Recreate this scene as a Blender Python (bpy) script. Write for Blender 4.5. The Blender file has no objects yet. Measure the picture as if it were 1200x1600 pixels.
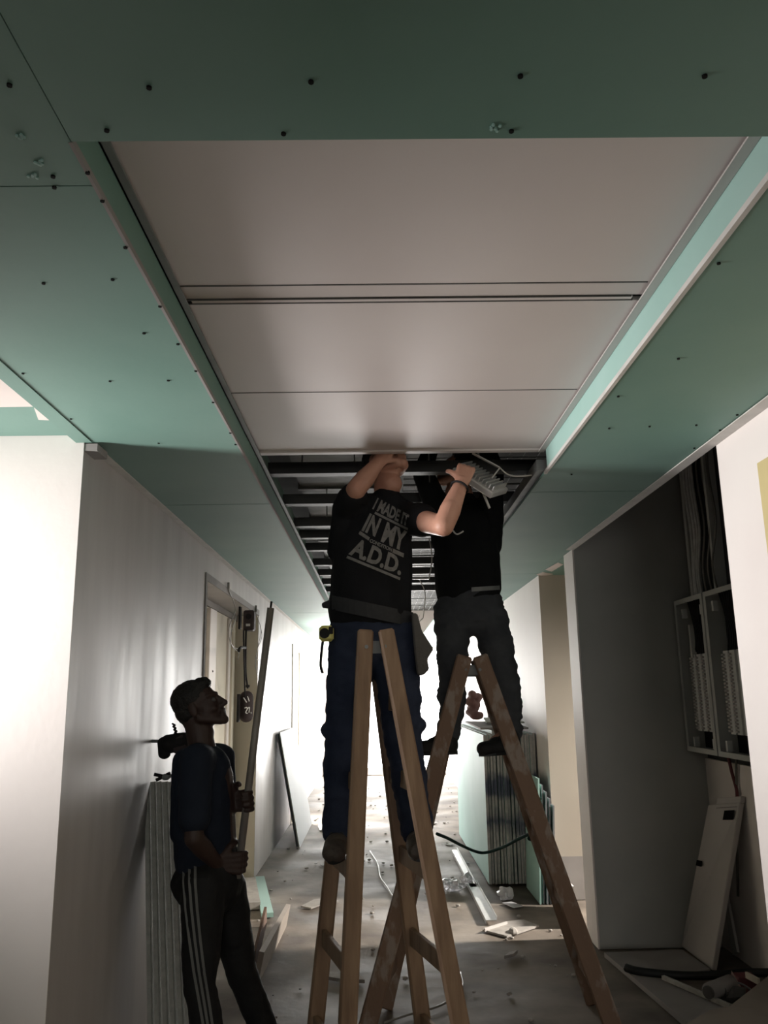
import bpy, bmesh, math, random
import numpy as np
from mathutils import Vector as V, Matrix, noise
from mathutils.bvhtree import BVHTree
random.seed(7)
C = bpy.context.scene.collection
SC = bpy.context.scene

# ------------------------------------------------------------------ camera
CH = 1.55
F = 1280.0
def cam_axes():
    yv = V((588-600, -(1086-800), F)).normalized()          # corridor direction in (right, up, forward)
    r = math.radians(0.75)
    u = V((-math.sin(r), math.cos(r), 0))
    zv = (u - u.dot(yv)*yv).normalized()
    xv = zv.cross(yv); 
    if xv.x < 0: xv = -xv
    R = V((xv.x, yv.x, zv.x)); U = V((xv.y, yv.y, zv.y)); W = V((xv.z, yv.z, zv.z))
    return R.normalized(), U.normalized(), W.normalized()
CR, CU, CF = cam_axes()
CP = V((0, 0, CH))
cam_d = bpy.data.cameras.new('camera'); cam = bpy.data.objects.new('camera', cam_d); C.objects.link(cam)
cam_d.sensor_fit = 'VERTICAL'; cam_d.sensor_height = 36.0; cam_d.lens = 36.0*F/1600.0
cam_d.clip_start = 0.05; cam_d.clip_end = 200
m = Matrix.Identity(4)
for i in range(3):
    m[i][0] = CR[i]; m[i][1] = CU[i]; m[i][2] = -CF[i]; m[i][3] = CP[i]
cam.matrix_world = m
SC.camera = cam

# ------------------------------------------------------------------ world, lights, exposure
w = bpy.data.worlds.new('world'); SC.world = w; w.use_nodes = True
w.node_tree.nodes['Background'].inputs[0].default_value = (1.0, 0.985, 0.97, 1)
w.node_tree.nodes['Background'].inputs[1].default_value = 14.0
SC.view_settings.view_transform = 'Standard'; SC.view_settings.look = 'None'
SC.view_settings.gamma = 1.0; SC.view_settings.use_curve_mapping = False
SC.view_settings.exposure = -0.75
def area(name, loc, aim, sx, sy, power, col=(1, 1, 1), shape='RECTANGLE', spread=180):
    d = bpy.data.lights.new(name, 'AREA'); d.shape = shape; d.size = sx; d.size_y = sy
    d.energy = power; d.color = col; d.spread = math.radians(spread)
    o = bpy.data.objects.new(name, d); C.objects.link(o); o.location = loc
    o.rotation_euler = (V(aim)-V(loc)).to_track_quat('-Z', 'Y').to_euler()
    return o
area('end_window_daylight', (0.13, 17.15, 1.3), (0.13, 0, 1.25), 2.3, 2.3, 680, (1.0, 0.985, 0.96))
area('left_room_lamp', (-2.7, 2.54, 1.75), (1.36, 3.05, 2.1), 0.3, 0.9, 47, (1.0, 0.95, 0.93), spread=78)  # unseen lamp standing in the side room, not a window
area('right_room_window_daylight', (4.3, 5.93, 2.15), (0.0, 5.9, 0.0), 0.2, 0.6, 85, (1.0, 0.93, 0.84), spread=60)
area('left_doorway_daylight', (-1.42, 11.35, 1.15), (1.3, 9.8, 1.3), 0.8, 1.9, 230, (1.0, 0.985, 0.96))
area('rear_fill_light', (0.1, -7.9, 1.4), (0.1, 0, 1.3), 1.8, 1.5, 105, (1.0, 0.97, 0.93))  # unseen fill light added behind the camera for front-facing surfaces

# ------------------------------------------------------------------ pixel -> point on a plane of the place
def ray(u, v):
    return (CR*(u-600) + CU*(800-v) + CF*F).normalized()
def P(u, v, Y):
    d = ray(u, v); return CP + d*(Y/d.y)
def PZ(u, v, z):
    d = ray(u, v); return CP + d*((z-CH)/d.z)
def PX(u, v, x):
    d = ray(u, v); return CP + d*(x/d.x)

# ------------------------------------------------------------------ materials
def mat(name, col, rough=0.7, col2=None, scale=6.0, amt=0.5, bump=0.0, bscale=60.0, metal=0.0, spec=0.5,
        stretch=(1, 1, 1), rough2=None, detail=5.0, contrast=(0.35, 0.65)):
    M = bpy.data.materials.new(name); M.use_nodes = True
    nt = M.node_tree; b = nt.nodes['Principled BSDF']; L = nt.links
    b.inputs['Roughness'].default_value = rough; b.inputs['Metallic'].default_value = metal
    b.inputs['Specular IOR Level'].default_value = spec
    b.inputs['Base Color'].default_value = (*col, 1)
    tc = nt.nodes.new('ShaderNodeTexCoord'); mp = nt.nodes.new('ShaderNodeMapping')
    mp.inputs['Scale'].default_value = stretch
    L.new(tc.outputs['Object'], mp.inputs[0])
    if col2 is not None:
        n = nt.nodes.new('ShaderNodeTexNoise'); n.inputs['Scale'].default_value = scale; n.inputs['Detail'].default_value = detail
        L.new(mp.outputs[0], n.inputs['Vector'])
        cr = nt.nodes.new('ShaderNodeMapRange'); cr.inputs[1].default_value = contrast[0]; cr.inputs[2].default_value = contrast[1]
        L.new(n.outputs[0], cr.inputs[0])
        mx = nt.nodes.new('ShaderNodeMix'); mx.data_type = 'RGBA'
        mx.inputs[6].default_value = (*col, 1); mx.inputs[7].default_value = (*[a*(1-amt)+c*amt for a, c in zip(col, col2)], 1)
        L.new(cr.outputs[0], mx.inputs[0]); L.new(mx.outputs[2], b.inputs['Base Color'])
        if rough2 is not None:
            rr = nt.nodes.new('ShaderNodeMapRange'); rr.inputs[3].default_value = rough; rr.inputs[4].default_value = rough2
            n2 = nt.nodes.new('ShaderNodeTexNoise'); n2.inputs['Scale'].default_value = scale*0.7; n2.inputs['Detail'].default_value = 4
            L.new(mp.outputs[0], n2.inputs['Vector'])
            rr.inputs[1].default_value = contrast[0]; rr.inputs[2].default_value = contrast[1]
            L.new(n2.outputs[0], rr.inputs[0]); L.new(rr.outputs[0], b.inputs['Roughness'])
    if bump > 0:
        n = nt.nodes.new('ShaderNodeTexNoise'); n.inputs['Scale'].default_value = bscale; n.inputs['Detail'].default_value = 4
        L.new(mp.outputs[0], n.inputs['Vector'])
        bp = nt.nodes.new('ShaderNodeBump'); bp.inputs['Strength'].default_value = bump; bp.inputs['Distance'].default_value = 0.01
        L.new(n.outputs[0], bp.inputs['Height']); L.new(bp.outputs[0], b.inputs['Normal'])
    return M
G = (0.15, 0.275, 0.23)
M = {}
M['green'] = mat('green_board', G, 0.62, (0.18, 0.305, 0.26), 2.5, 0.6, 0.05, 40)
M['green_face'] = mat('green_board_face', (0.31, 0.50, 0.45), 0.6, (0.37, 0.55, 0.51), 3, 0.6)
M['board_edge'] = mat('board_edge', (0.50, 0.49, 0.45), 0.8, (0.35, 0.34, 0.31), 30, 0.7, 0.3, 120)
M['tile'] = mat('ceiling_panel', (0.66, 0.60, 0.58), 0.55, (0.70, 0.645, 0.625), 2.0, 0.7)
M['white'] = mat('white_plaster', (0.84, 0.79, 0.755), 0.6, (0.78, 0.72, 0.69), 1.6, 0.7, 0.05, 30)
M['wall_left'] = mat('primed_plaster', (0.50, 0.47, 0.46), 0.42, (0.42, 0.39, 0.385), 3.0, 0.8, 0.04, 20, stretch=(1, 2.2, 0.35), rough2=0.55)
M['cream'] = mat('cream_board', (0.78, 0.72, 0.60), 0.6, (0.72, 0.66, 0.55), 2.5, 0.6)
M['beige'] = mat('beige_plaster', (0.48, 0.43, 0.365), 0.75, (0.44, 0.39, 0.33), 2, 0.7)
M['grey'] = mat('grey_plaster', (0.48, 0.485, 0.465), 0.75, (0.42, 0.425, 0.41), 2.5, 0.8, 0.05, 25)
M['dado'] = mat('grey_screed', (0.32, 0.30, 0.29), 0.85, (0.27, 0.25, 0.24), 5, 0.8)
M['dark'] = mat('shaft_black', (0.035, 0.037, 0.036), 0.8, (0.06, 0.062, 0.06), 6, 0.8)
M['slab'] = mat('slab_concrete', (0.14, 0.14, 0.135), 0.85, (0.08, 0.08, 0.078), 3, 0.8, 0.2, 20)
M['floor'] = mat('dusty_screed', (0.27, 0.232, 0.195), 0.85, (0.12, 0.10, 0.085), 2.1, 1.0, 0.35, 9, rough2=0.6, spec=0.2, detail=10)
M['putty'] = mat('putty', (0.62, 0.60, 0.57), 0.7, (0.5, 0.49, 0.46), 9, 0.7)
M['pinkputty'] = mat('pink_plaster', (0.72, 0.64, 0.60), 0.7, (0.68, 0.60, 0.56), 4, 0.7)
M['steel'] = mat('galvanised_steel', (0.25, 0.26, 0.255), 0.55, (0.18, 0.185, 0.185), 8, 0.8, metal=0.3)
M['chan'] = mat('shaded_channel', (0.03, 0.032, 0.032), 0.6, (0.05, 0.05, 0.05), 8, 0.7)  # near black: the backlit shade of the bars is put into their colour
M['duct'] = mat('duct_foil', (0.24, 0.245, 0.24), 0.6, (0.06, 0.062, 0.06), 3, 0.95, 0.3, 14)
M['wood'] = mat('ladder_wood', (0.31, 0.205, 0.13), 0.65, (0.19, 0.115, 0.07), 6, 0.9, 0.15, 30, stretch=(4, 4, 0.6))
M['wood2'] = mat('old_ladder_wood', (0.22, 0.14, 0.095), 0.7, (0.36, 0.31, 0.27), 11, 0.7, 0.2, 30, stretch=(1.6, 1.6, 0.9), contrast=(0.52, 0.62))
M['pole'] = mat('pole_metal', (0.35, 0.325, 0.30), 0.55, (0.27, 0.235, 0.20), 10, 0.8, metal=0.3)
M['screw'] = mat('screw_dark', (0.010, 0.010, 0.010), 0.8, spec=0.1)
M['shirt'] = mat('black_cotton', (0.010, 0.0105, 0.012), 0.9, (0.014, 0.015, 0.018), 9, 0.8, 0.3, 300, spec=0.2)
M['shirt2'] = mat('black_knit', (0.008, 0.009, 0.010), 0.9, (0.012, 0.013, 0.014), 9, 0.8, 0.3, 300, spec=0.2)
M['print'] = mat('grey_print', (0.24, 0.235, 0.225), 0.8, (0.17, 0.168, 0.16), 60, 0.9, spec=0.2)
M['navy'] = mat('navy_trousers', (0.022, 0.030, 0.058), 0.85, (0.030, 0.040, 0.072), 12, 0.8, 0.25, 260, spec=0.25)
M['jeans'] = mat('dark_jeans', (0.050, 0.055, 0.063), 0.85, (0.072, 0.078, 0.086), 10, 0.8, 0.25, 260, spec=0.25)
M['tee'] = mat('navy_jersey', (0.012, 0.017, 0.030), 0.85, (0.016, 0.022, 0.038), 9, 0.8, 0.2, 260, spec=0.25)
M['track'] = mat('black_tracksuit', (0.010, 0.010, 0.011), 0.7, (0.014, 0.014, 0.015), 9, 0.8, 0.1, 200, spec=0.3)
M['stripe'] = mat('grey_stripe', (0.16, 0.16, 0.155), 0.7)
M['skin'] = mat('skin_light', (0.55, 0.30, 0.215), 0.5, (0.48, 0.24, 0.17), 14, 0.7, 0.08, 120)
M['skin_dark'] = mat('skin_brown', (0.05, 0.027, 0.022), 0.55, (0.04, 0.021, 0.017), 14, 0.7, 0.08, 120)
M['hair'] = mat('black_hair', (0.006, 0.005, 0.005), 0.55, (0.012, 0.010, 0.009), 80, 0.8, 0.6, 140)
M['eye'] = mat('eye', (0.10, 0.09, 0.085), 0.25)
M['shoe'] = mat('work_shoe', (0.06, 0.045, 0.036), 0.75, (0.10, 0.08, 0.065), 25, 0.8, 0.3, 90)
M['boot'] = mat('black_boot', (0.012, 0.013, 0.013), 0.7, (0.02, 0.02, 0.02), 25, 0.8, 0.3, 90)
M['rubber'] = mat('black_rubber', (0.010, 0.011, 0.011), 0.5)
M['belt'] = mat('dark_webbing', (0.030, 0.031, 0.034), 0.8, (0.022, 0.023, 0.026), 60, 0.8)
M['pouch'] = mat('grey_canvas', (0.11, 0.105, 0.10), 0.85, (0.085, 0.08, 0.075), 14, 0.8, 0.3, 90)
M['yellow'] = mat('yellow_plastic', (0.80, 0.74, 0.24), 0.5, (0.7, 0.64, 0.2), 20, 0.5)
M['yboard'] = mat('yellow_plywood', (0.62, 0.52, 0.26), 0.6, (0.52, 0.42, 0.2), 5, 0.7, stretch=(1, 1, 0.3))
M['black'] = mat('black_plastic', (0.016, 0.015, 0.016), 0.75, (0.025, 0.023, 0.024), 20, 0.8, spec=0.2)
M['brownbox'] = mat('brown_plastic', (0.05, 0.038, 0.038), 0.75, (0.07, 0.055, 0.055), 20, 0.8, spec=0.2)
M['mark'] = mat('white_marker', (0.75, 0.74, 0.72), 0.7)
M['wire'] = mat('grey_wire', (0.22, 0.21, 0.19), 0.5)
M['wwire'] = mat('white_wire', (0.62, 0.61, 0.58), 0.5)
M['gwire'] = mat('pale_cable', (0.72, 0.72, 0.70), 0.5, (0.5, 0.5, 0.49), 20, 0.7)
M['hose'] = mat('green_hose', (0.015, 0.045, 0.04), 0.9, spec=0.1)
M['enam'] = mat('white_enamel', (0.52, 0.49, 0.47), 0.45, (0.48, 0.45, 0.43), 3, 0.6)
M['panelgrey'] = mat('panel_grey', (0.56, 0.57, 0.55), 0.6, (0.48, 0.49, 0.47), 5, 0.7)
M['breaker'] = mat('breaker_grey', (0.74, 0.75, 0.73), 0.6, (0.62, 0.63, 0.62), 20, 0.7)
M['alu'] = mat('cast_aluminium', (0.62, 0.62, 0.61), 0.42, (0.5, 0.5, 0.5), 12, 0.7, metal=0.35)
M['plastic_bag'] = mat('plastic_film', (0.86, 0.85, 0.88), 0.4, (0.78, 0.78, 0.82), 12, 0.6)
M['plastic_bag'].node_tree.nodes['Principled BSDF'].inputs['Transmission Weight'].default_value = 0.45
M['card'] = mat('cardboard', (0.33, 0.285, 0.245), 0.85, (0.27, 0.23, 0.2), 6, 0.8)
M['pink'] = mat('pink_paper', (0.42, 0.30, 0.28), 0.8)
M['red'] = mat('dull_red', (0.16, 0.045, 0.05), 0.7)
M['brownplank'] = mat('brown_plank', (0.13, 0.075, 0.055), 0.75, (0.19, 0.12, 0.09), 8, 0.8, stretch=(1, 0.4, 1))
M['rubble'] = mat('plaster_rubble', (0.40, 0.37, 0.34), 0.9, (0.28, 0.26, 0.24), 14, 0.8)
M['maroon'] = mat('maroon_cloth', (0.20, 0.10, 0.09), 0.8, (0.28, 0.17, 0.15), 14, 0.8)

def blue_edge():
    # gypsum board edges with the maker's dark blue spray bands across the stack
    Mx = mat('sprayed_board_edge', (0.47, 0.46, 0.43), 0.8, (0.33, 0.32, 0.30), 30, 0.7)
    nt = Mx.node_tree; L = nt.links; b = nt.nodes['Principled BSDF']
    src = b.inputs['Base Color'].links[0].from_socket
    tc = nt.nodes.new('ShaderNodeTexCoord'); sp = nt.nodes.new('ShaderNodeSeparateXYZ'); L.new(tc.outputs['Object'], sp.inputs[0])
    ns = nt.nodes.new('ShaderNodeTexNoise'); ns.inputs['Scale'].default_value = 7; L.new(tc.outputs['Object'], ns.inputs['Vector'])
    ad = nt.nodes.new('ShaderNodeMath'); ad.operation = 'MULTIPLY_ADD'; ad.inputs[1].default_value = 0.25
    L.new(ns.outputs[0], ad.inputs[0]); L.new(sp.outputs['Z'], ad.inputs[2])
    def band(lo, hi, soft):
        a = nt.nodes.new('ShaderNodeMapRange'); a.inputs[1].default_value = lo-soft; a.inputs[2].default_value = lo+soft
        c = nt.nodes.new('ShaderNodeMapRange'); c.inputs[1].default_value = hi-soft; c.inputs[2].default_value = hi+soft
        c.inputs[3].default_value = 1; c.inputs[4].default_value = 0
        L.new(ad.outputs[0], a.inputs[0]); L.new(ad.outputs[0], c.inputs[0])
        mm = nt.nodes.new('ShaderNodeMath'); mm.operation = 'MULTIPLY'; L.new(a.outputs[0], mm.inputs[0]); L.new(c.outputs[0], mm.inputs[1])
        return mm.outputs[0]
    s1 = band(0.56, 0.66, 0.05); s2 = band(0.80, 0.98, 0.03)
    mx = nt.nodes.new('ShaderNodeMath'); mx.operation = 'MAXIMUM'; L.new(s1, mx.inputs[0]); L.new(s2, mx.inputs[1])
    sc = nt.nodes.new('ShaderNodeMath'); sc.operation = 'MULTIPLY'; sc.inputs[1].default_value = 0.85; L.new(mx.outputs[0], sc.inputs[0])
    mi = nt.nodes.new('ShaderNodeMix'); mi.data_type = 'RGBA'; mi.inputs[7].default_value = (0.03, 0.045, 0.10, 1)
    L.new(sc.outputs[0], mi.inputs[0]); L.new(src, mi.inputs[6]); L.new(mi.outputs[2], b.inputs['Base Color'])
    return Mx
M['blue_edge'] = blue_edge()

# ------------------------------------------------------------------ mesh helpers
class MB:
    def __init__(s): s.v = []; s.f = []; s.mi = []
    def add(s, vs, fs, mi=0):
        o = len(s.v); s.v += [tuple(v) for v in vs]; s.f += [tuple(o+i for i in f) for f in fs]; s.mi += [mi]*len(fs); return s
    def hexa(s, c, mi=0):   # c: 8 corners, bottom 4 ccw then top 4
        return s.add(c, [(0, 3, 2, 1), (4, 5, 6, 7), (0, 1, 5, 4), (1, 2, 6, 5), (2, 3, 7, 6), (3, 0, 4, 7)], mi)
    def box(s, x0, x1, y0, y1, z0, z1, mi=0):
        return s.hexa([(x0, y0, z0), (x1, y0, z0), (x1, y1, z0), (x0, y1, z0), (x0, y0, z1), (x1, y0, z1), (x1, y1, z1), (x0, y1, z1)], mi)
    def bar(s, p, q, wdt, thk, ref, mi=0, w2=None):     # plank from p to q; width along ref, thickness across
        p = V(p); q = V(q); a = (q-p).normalized(); r = V(ref); r = (r-a*r.dot(a)).normalized(); n = a.cross(r)
        w2 = wdt if w2 is None else w2
        c = []
        for e, ww in ((p, wdt), (q, w2)):
            c += [e-r*ww/2-n*thk/2, e+r*ww/2-n*thk/2, e+r*ww/2+n*thk/2, e-r*ww/2+n*thk/2]
        return s.hexa(c, mi)
    def tube(s, pts, r, n=8, mi=0, r2=None, smooth=True):
        pts = [V(p) for p in pts]
        if smooth and len(pts) > 2: pts = spline(pts, 6)
        k = len(pts); vs = []
        a0 = (pts[1]-pts[0]).normalized(); ref = a0.orthogonal().normalized()
        for i, p in enumerate(pts):
            a = (pts[min(i+1, k-1)]-pts[max(i-1, 0)]).normalized()
            ref = (ref-a*ref.dot(a)).normalized(); b = a.cross(ref)
            rr = r if r2 is None else r+(r2-r)*i/(k-1)
            vs += [p+(ref*math.cos(t)+b*math.sin(t))*rr for t in [2*math.pi*j/n for j in range(n)]]
        fs = [(i*n+j, i*n+(j+1) % n, (i+1)*n+(j+1) % n, (i+1)*n+j) for i in range(k-1) for j in range(n)]
        fs += [tuple(range(n-1, -1, -1)), tuple((k-1)*n+j for j in range(n))]
        return s.add(vs, fs, mi)
    def disc(s, c, nrm, r, h, n=10, mi=0, r2=None):
        c = V(c); a = V(nrm).normalized()
        return s.tube([c, c+a*h], r, n, mi, r2)
    def cap(s, p0, p1, r0, r1, k=1.0, ref=None, n=16, mi=0):      # tapered capsule, elliptical with k
        p0 = V(p0); p1 = V(p1); a = (p1-p0)
        a = a.normalized() if a.length > 1e-6 else V((0, 0, 1))
        r = V(ref) if ref is not None else a.orthogonal(); r = (r-a*r.dot(a)).normalized(); b = a.cross(r)
        rows = []
        for t in (0.25, 0.5, 0.75, 1.0):
            th = t*math.pi/2; rows.append((p0-a*r0*min(1, k)*math.cos(th), r0*math.sin(th)))
        for t in (0.0, 0.25, 0.5, 0.75):
            th = t*math.pi/2; rows.append((p1+a*r1*min(1, k)*math.sin(th), r1*math.cos(th)))
        vs = [p0-a*r0*min(1, k)]
        for c, rr in rows:
            vs += [c+(r*math.cos(q)+b*k*math.sin(q))*rr for q in [2*math.pi*j/n for j in range(n)]]
        vs.append(p1+a*r1*min(1, k))
        fs = [(0, 1+(j+1) % n, 1+j) for j in range(n)]
        for i in range(len(rows)-1):
            fs += [(1+i*n+j, 1+i*n+(j+1) % n, 1+(i+1)*n+(j+1) % n, 1+(i+1)*n+j) for j in range(n)]
        l = 1+(len(rows)-1)*n; e = len(vs)-1
        fs += [(l+j, l+(j+1) % n, e) for j in range(n)]
        return s.add(vs, fs, mi)
    def ell(s, c, radii, axes=None, n=16, mi=0):
        c = V(c); ax = axes or (V((1, 0, 0)), V((0, 1, 0)), V((0, 0, 1)))
        R = 9; vs = [c-ax[2]*radii[2]]
        for i in range(1, R):
            th = math.pi*i/R
            vs += [c+ax[0]*radii[0]*math.sin(th)*math.cos(q)+ax[1]*radii[1]*math.sin(th)*math.sin(q)-ax[2]*radii[2]*math.cos(th)
                   for q in [2*math.pi*j/n for j in range(n)]]
        vs.append(c+ax[2]*radii[2])
        fs = [(0, 1+(j+1) % n, 1+j) for j in range(n)]
        for i in range(R-2):
            fs += [(1+i*n+j, 1+i*n+(j+1) % n, 1+(i+1)*n+(j+1) % n, 1+(i+1)*n+j) for j in range(n)]
        l = 1+(R-2)*n; e = len(vs)-1
        fs += [(l+j, l+(j+1) % n, e) for j in range(n)]
        return s.add(vs, fs, mi)
    def build(s, name, mats, parent=None, smooth=False, bevel=0.0, origin=None):
        me = bpy.data.meshes.new(name)
        o_ = V(origin) if origin is not None else V((0, 0, 0))
        me.from_pydata([tuple(V(v)-o_) for v in s.v], [], s.f)
        for mm in (mats if isinstance(mats, (list, tuple)) else [mats]): me.materials.append(mm)
        me.polygons.foreach_set('material_index', s.mi)
        me.validate(); me.update()
        bm = bmesh.new(); bm.from_mesh(me); bmesh.ops.recalc_face_normals(bm, faces=bm.faces)
        if bevel > 0:
            bmesh.ops.bevel(bm, geom=list(bm.edges), offset=bevel, segments=1, affect='EDGES', profile=0.5)
        bm.to_mesh(me); bm.free()
        if smooth: me.polygons.foreach_set('use_smooth', [True]*len(me.polygons))
        o = bpy.data.objects.new(name, me); C.objects.link(o)
        o.location = o_
        if parent is not None: setp(o, parent)
        return o
def setp(o, parent):
    o.parent = parent
    o.matrix_parent_inverse = wm(parent).inverted()
def wm(o):
    mm = o.matrix_basis.copy()
    if o.parent: mm = wm(o.parent) @ o.matrix_parent_inverse @ mm
    return mm
def spline(pts, k):
    out = []; n = len(pts)
    for i in range(n-1):
        p0 = pts[max(i-1, 0)]; p1 = pts[i]; p2 = pts[i+1]; p3 = pts[min(i+2, n-1)]
        for j in range(k):
            t = j/k
            out.append(0.5*((2*p1)+(p2-p0)*t+(2*p0-5*p1+4*p2-p3)*t*t+(3*p1-p0-3*p2+p3)*t*t*t))
    out.append(pts[-1]); return out
def tag(o, label=None, cat=None, group=None, kind=None):
    if label: o['label'] = label
    if cat: o['category'] = cat
    if group: o['group'] = group
    if kind: o['kind'] = kind
    return o
def empty(name, loc, label=None, cat=None, group=None, kind=None):
    o = bpy.data.objects.new(name, None); C.objects.link(o); o.location = loc; o.empty_display_size = 0.1
    return tag(o, label, cat, group, kind)
def struct(o): o['kind'] = 'structure'; return o
def wrinkle(me, amp, sc, stretch=(1, 1, 1), seed=0.0):
    me.calc_loop_triangles()
    ns = [v.normal.copy() for v in me.vertices]
    for v, nn in zip(me.vertices, ns):
        c = v.co
        q = V((c.x*stretch[0]*sc+seed, c.y*stretch[1]*sc, c.z*stretch[2]*sc))
        d = noise.noise(q)*0.7+abs(noise.noise(q*2.1))*0.5-0.15
        v.co = c+nn*d*amp
def blob(name, mb, material, parent=None, voxel=0.008, it=6, wr=None, origin=None):
    me = bpy.data.meshes.new(name); me.from_pydata(mb.v, [], mb.f)
    tmp = bpy.data.objects.new('tmp', me); C.objects.link(tmp)
    md = tmp.modifiers.new('r', 'REMESH'); md.mode = 'VOXEL'; md.voxel_size = voxel; md.use_smooth_shade = True
    sm = tmp.modifiers.new('s', 'SMOOTH'); sm.iterations = it; sm.factor = 0.5
    dg = bpy.context.evaluated_depsgraph_get(); dg.update()
    nm = bpy.data.meshes.new_from_object(tmp.evaluated_get(dg))
    bpy.data.objects.remove(tmp); nm.name = name
    if wr: wrinkle(nm, *wr)
    nm.materials.clear(); nm.materials.append(material)
    nm.polygons.foreach_set('use_smooth', [True]*len(nm.polygons))
    o = bpy.data.objects.new(name, nm); C.objects.link(o)
    if parent is not None: setp(o, parent)
    return o
def bvh_of(*objs):
    vs = []; fs = []
    for o in objs:
        b = len(vs); vs += [v.co.copy() for v in o.data.vertices]; fs += [tuple(b+i for i in p.vertices) for p in o.data.polygons]
    return BVHTree.FromPolygons(vs, fs)

# ================================================================== SETTING
YK = 2.97                     # corner of the left wall with the side room
XL, XR = -1.09, 1.36          # corridor walls
ZS, ZT, ZB = 2.50, 2.605, 3.25  # soffit, panel and slab heights
CL, CRT = -0.52, 0.762        # sides of the ceiling recess
YE = 17.0
# floor
b = MB(); NX, NY = 60, 120
xs = [-6+11*i/NX for i in range(NX+1)]; ys = [-8+26*j/NY for j in range(NY+1)]
vs = [(x, y, 0.006*noise.noise(V((x*1.3, y*1.3, 0)))-0.006) for y in ys for x in xs]
fs = [(j*(NX+1)+i, j*(NX+1)+i+1, (j+1)*(NX+1)+i+1, (j+1)*(NX+1)+i) for j in range(NY) for i in range(NX)]
b.add(vs, fs); floor = struct(b.build('floor', M['floor'], smooth=True))
# left corridor wall with the boarded doorway recess
D0, D1, DZ, DX = 5.30, 7.70, 2.29, -1.30
b = MB()
b.box(XL-0.3, XL, YK+0.004, D0, 0, ZB).box(XL-0.3, XL, D0, D1, DZ, ZB).box(XL-0.3, XL, D1, 10.9, 0, ZB).box(XL-0.3, XL, 11.8, YE, 0, ZB).box(XL-0.3, XL, 10.9, 11.8, 2.15, ZB)
wl = struct(b.build('wall_left', M['wall_left']))
b = MB(); b.box(XL-0.3, XL-0.003, 10.9, 10.93, 0, 2.15).box(XL-0.3, XL-0.003, 11.77, 11.8, 0, 2.15).box(XL-0.3, XL-0.003, 10.93, 11.77, 2.12, 2.15); d2 = struct(b.build('door_2', M['cream']))
b = MB(); b.box(XL-0.02, XL+0.012, 10.83, 10.9, 0, 2.22).box(XL-0.02, XL+0.012, 11.8, 11.87, 0, 2.22).box(XL-0.02, XL+0.012, 10.9, 11.8, 2.15, 2.22)
b.build('door_frame', M['cream'], d2)
# the white face of the side room and the end of the left wall
b = MB(); b.box(-6.0, XL, YK, YK+0.004, 0, ZB).box(-6.0, XL-0.3, YK+0.004, 3.3, 0, ZB); struct(b.build('wall_left_return', M['white']))
b = MB(); b.box(-6.3, -6.0, 0.6, 3.4, 0, ZB).box(-6.0, XL, 0.6, 0.75, 0, ZB)
struct(b.build('wall_side_room', M['grey']))
b = MB(); b.box(XL-0.2, XL, -8, 0.6, 0, ZB); struct(b.build('wall_left_rear', M['grey']))
b = MB(); b.box(-6.3, 5.0, -8.2, -8.0, 0, ZB); struct(b.build('wall_front', M['grey']))
# right side
b = MB(); b.box(XR, XR+0.2, -8, 3.1, 0, ZB); struct(b.build('wall_right', M['white']))
b = MB(); b.box(XR+0.2, 2.12, 2.9, 3.1, 0, ZB); struct(b.build('wall_recess_near', M['grey']))
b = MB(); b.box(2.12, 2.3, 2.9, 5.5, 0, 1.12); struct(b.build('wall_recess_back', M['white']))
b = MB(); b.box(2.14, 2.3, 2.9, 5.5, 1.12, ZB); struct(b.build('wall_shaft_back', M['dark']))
b = MB(); b.box(XR, 2.3, 5.5, 5.74, 0, ZB); pt = struct(b.build('wall_partition', M['grey']))
b = MB(); b.box(XR-0.012, XR-0.001, 5.5, 5.76, 0, ZS-0.002); struct(b.build('trim_1', M['white']))
b = MB(); b.box(2.3, 5.0, 5.35, 5.5, 0, ZB).box(4.8, 5.0, 5.5, 6.75, 0, ZB); struct(b.build('wall_alcove', M['beige']))
b = MB(); b.box(XR, 5.0, 6.745, 6.75, 0.31, ZB).box(XR+0.25, 5.0, 6.75, 6.95, 0.31, ZB); struct(b.build('wall_alcove_back', M['beige']))
b = MB(); b.box(XR, 5.0, 6.742, 6.75, 0, 0.31); struct(b.build('baseboard_right', M['dado']))
b = MB(); b.box(XR, XR+0.25, 6.75, YE, 0, ZB); struct(b.build('wall_right_far', M['white']))
# end of the corridor: a wide window opening
b = MB(); b.box(-1.4, -1.0, YE, YE+0.12, 0, ZB).box(1.27, 1.7, YE, YE+0.12, 0, ZB).box(-1.0, 1.27, YE, YE+0.12, 2.46, ZB).box(-1.0, 1.27, YE, YE+0.12, 0, 0.14)
struct(b.build('wall_back', M['white']))
b = MB(); b.box(-0.35, -0.31, YE+0.02, YE+0.07, 0.14, 2.46).box(0.54, 0.58, YE+0.02, YE+0.07, 0.14, 2.46); struct(b.build('window_1', M['white']))

# ceiling: slab + boards
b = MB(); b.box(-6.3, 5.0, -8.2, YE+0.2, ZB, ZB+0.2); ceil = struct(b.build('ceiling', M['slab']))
T = 0.0125
def boards(x0, x1, ylist, z=ZS, mt='green', name='gypsum_board', gap=0.0022):
    for i in range(len(ylist)-1):
        bb = MB(); dz = random.uniform(-0.0012, 0.0012)
        bb.box(x0, x1, ylist[i]+gap/2, ylist[i+1]-gap/2, z+dz, z+T+dz)
        bb.build(name, [M[mt]], ceil)
Y0 = 1.26
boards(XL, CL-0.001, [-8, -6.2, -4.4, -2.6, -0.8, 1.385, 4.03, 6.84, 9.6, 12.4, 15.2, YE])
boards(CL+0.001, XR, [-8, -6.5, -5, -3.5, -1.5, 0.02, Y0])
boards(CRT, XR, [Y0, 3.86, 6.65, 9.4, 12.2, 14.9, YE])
boards(XR+0.002, 4.8, [5.74, 6.75])
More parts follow.
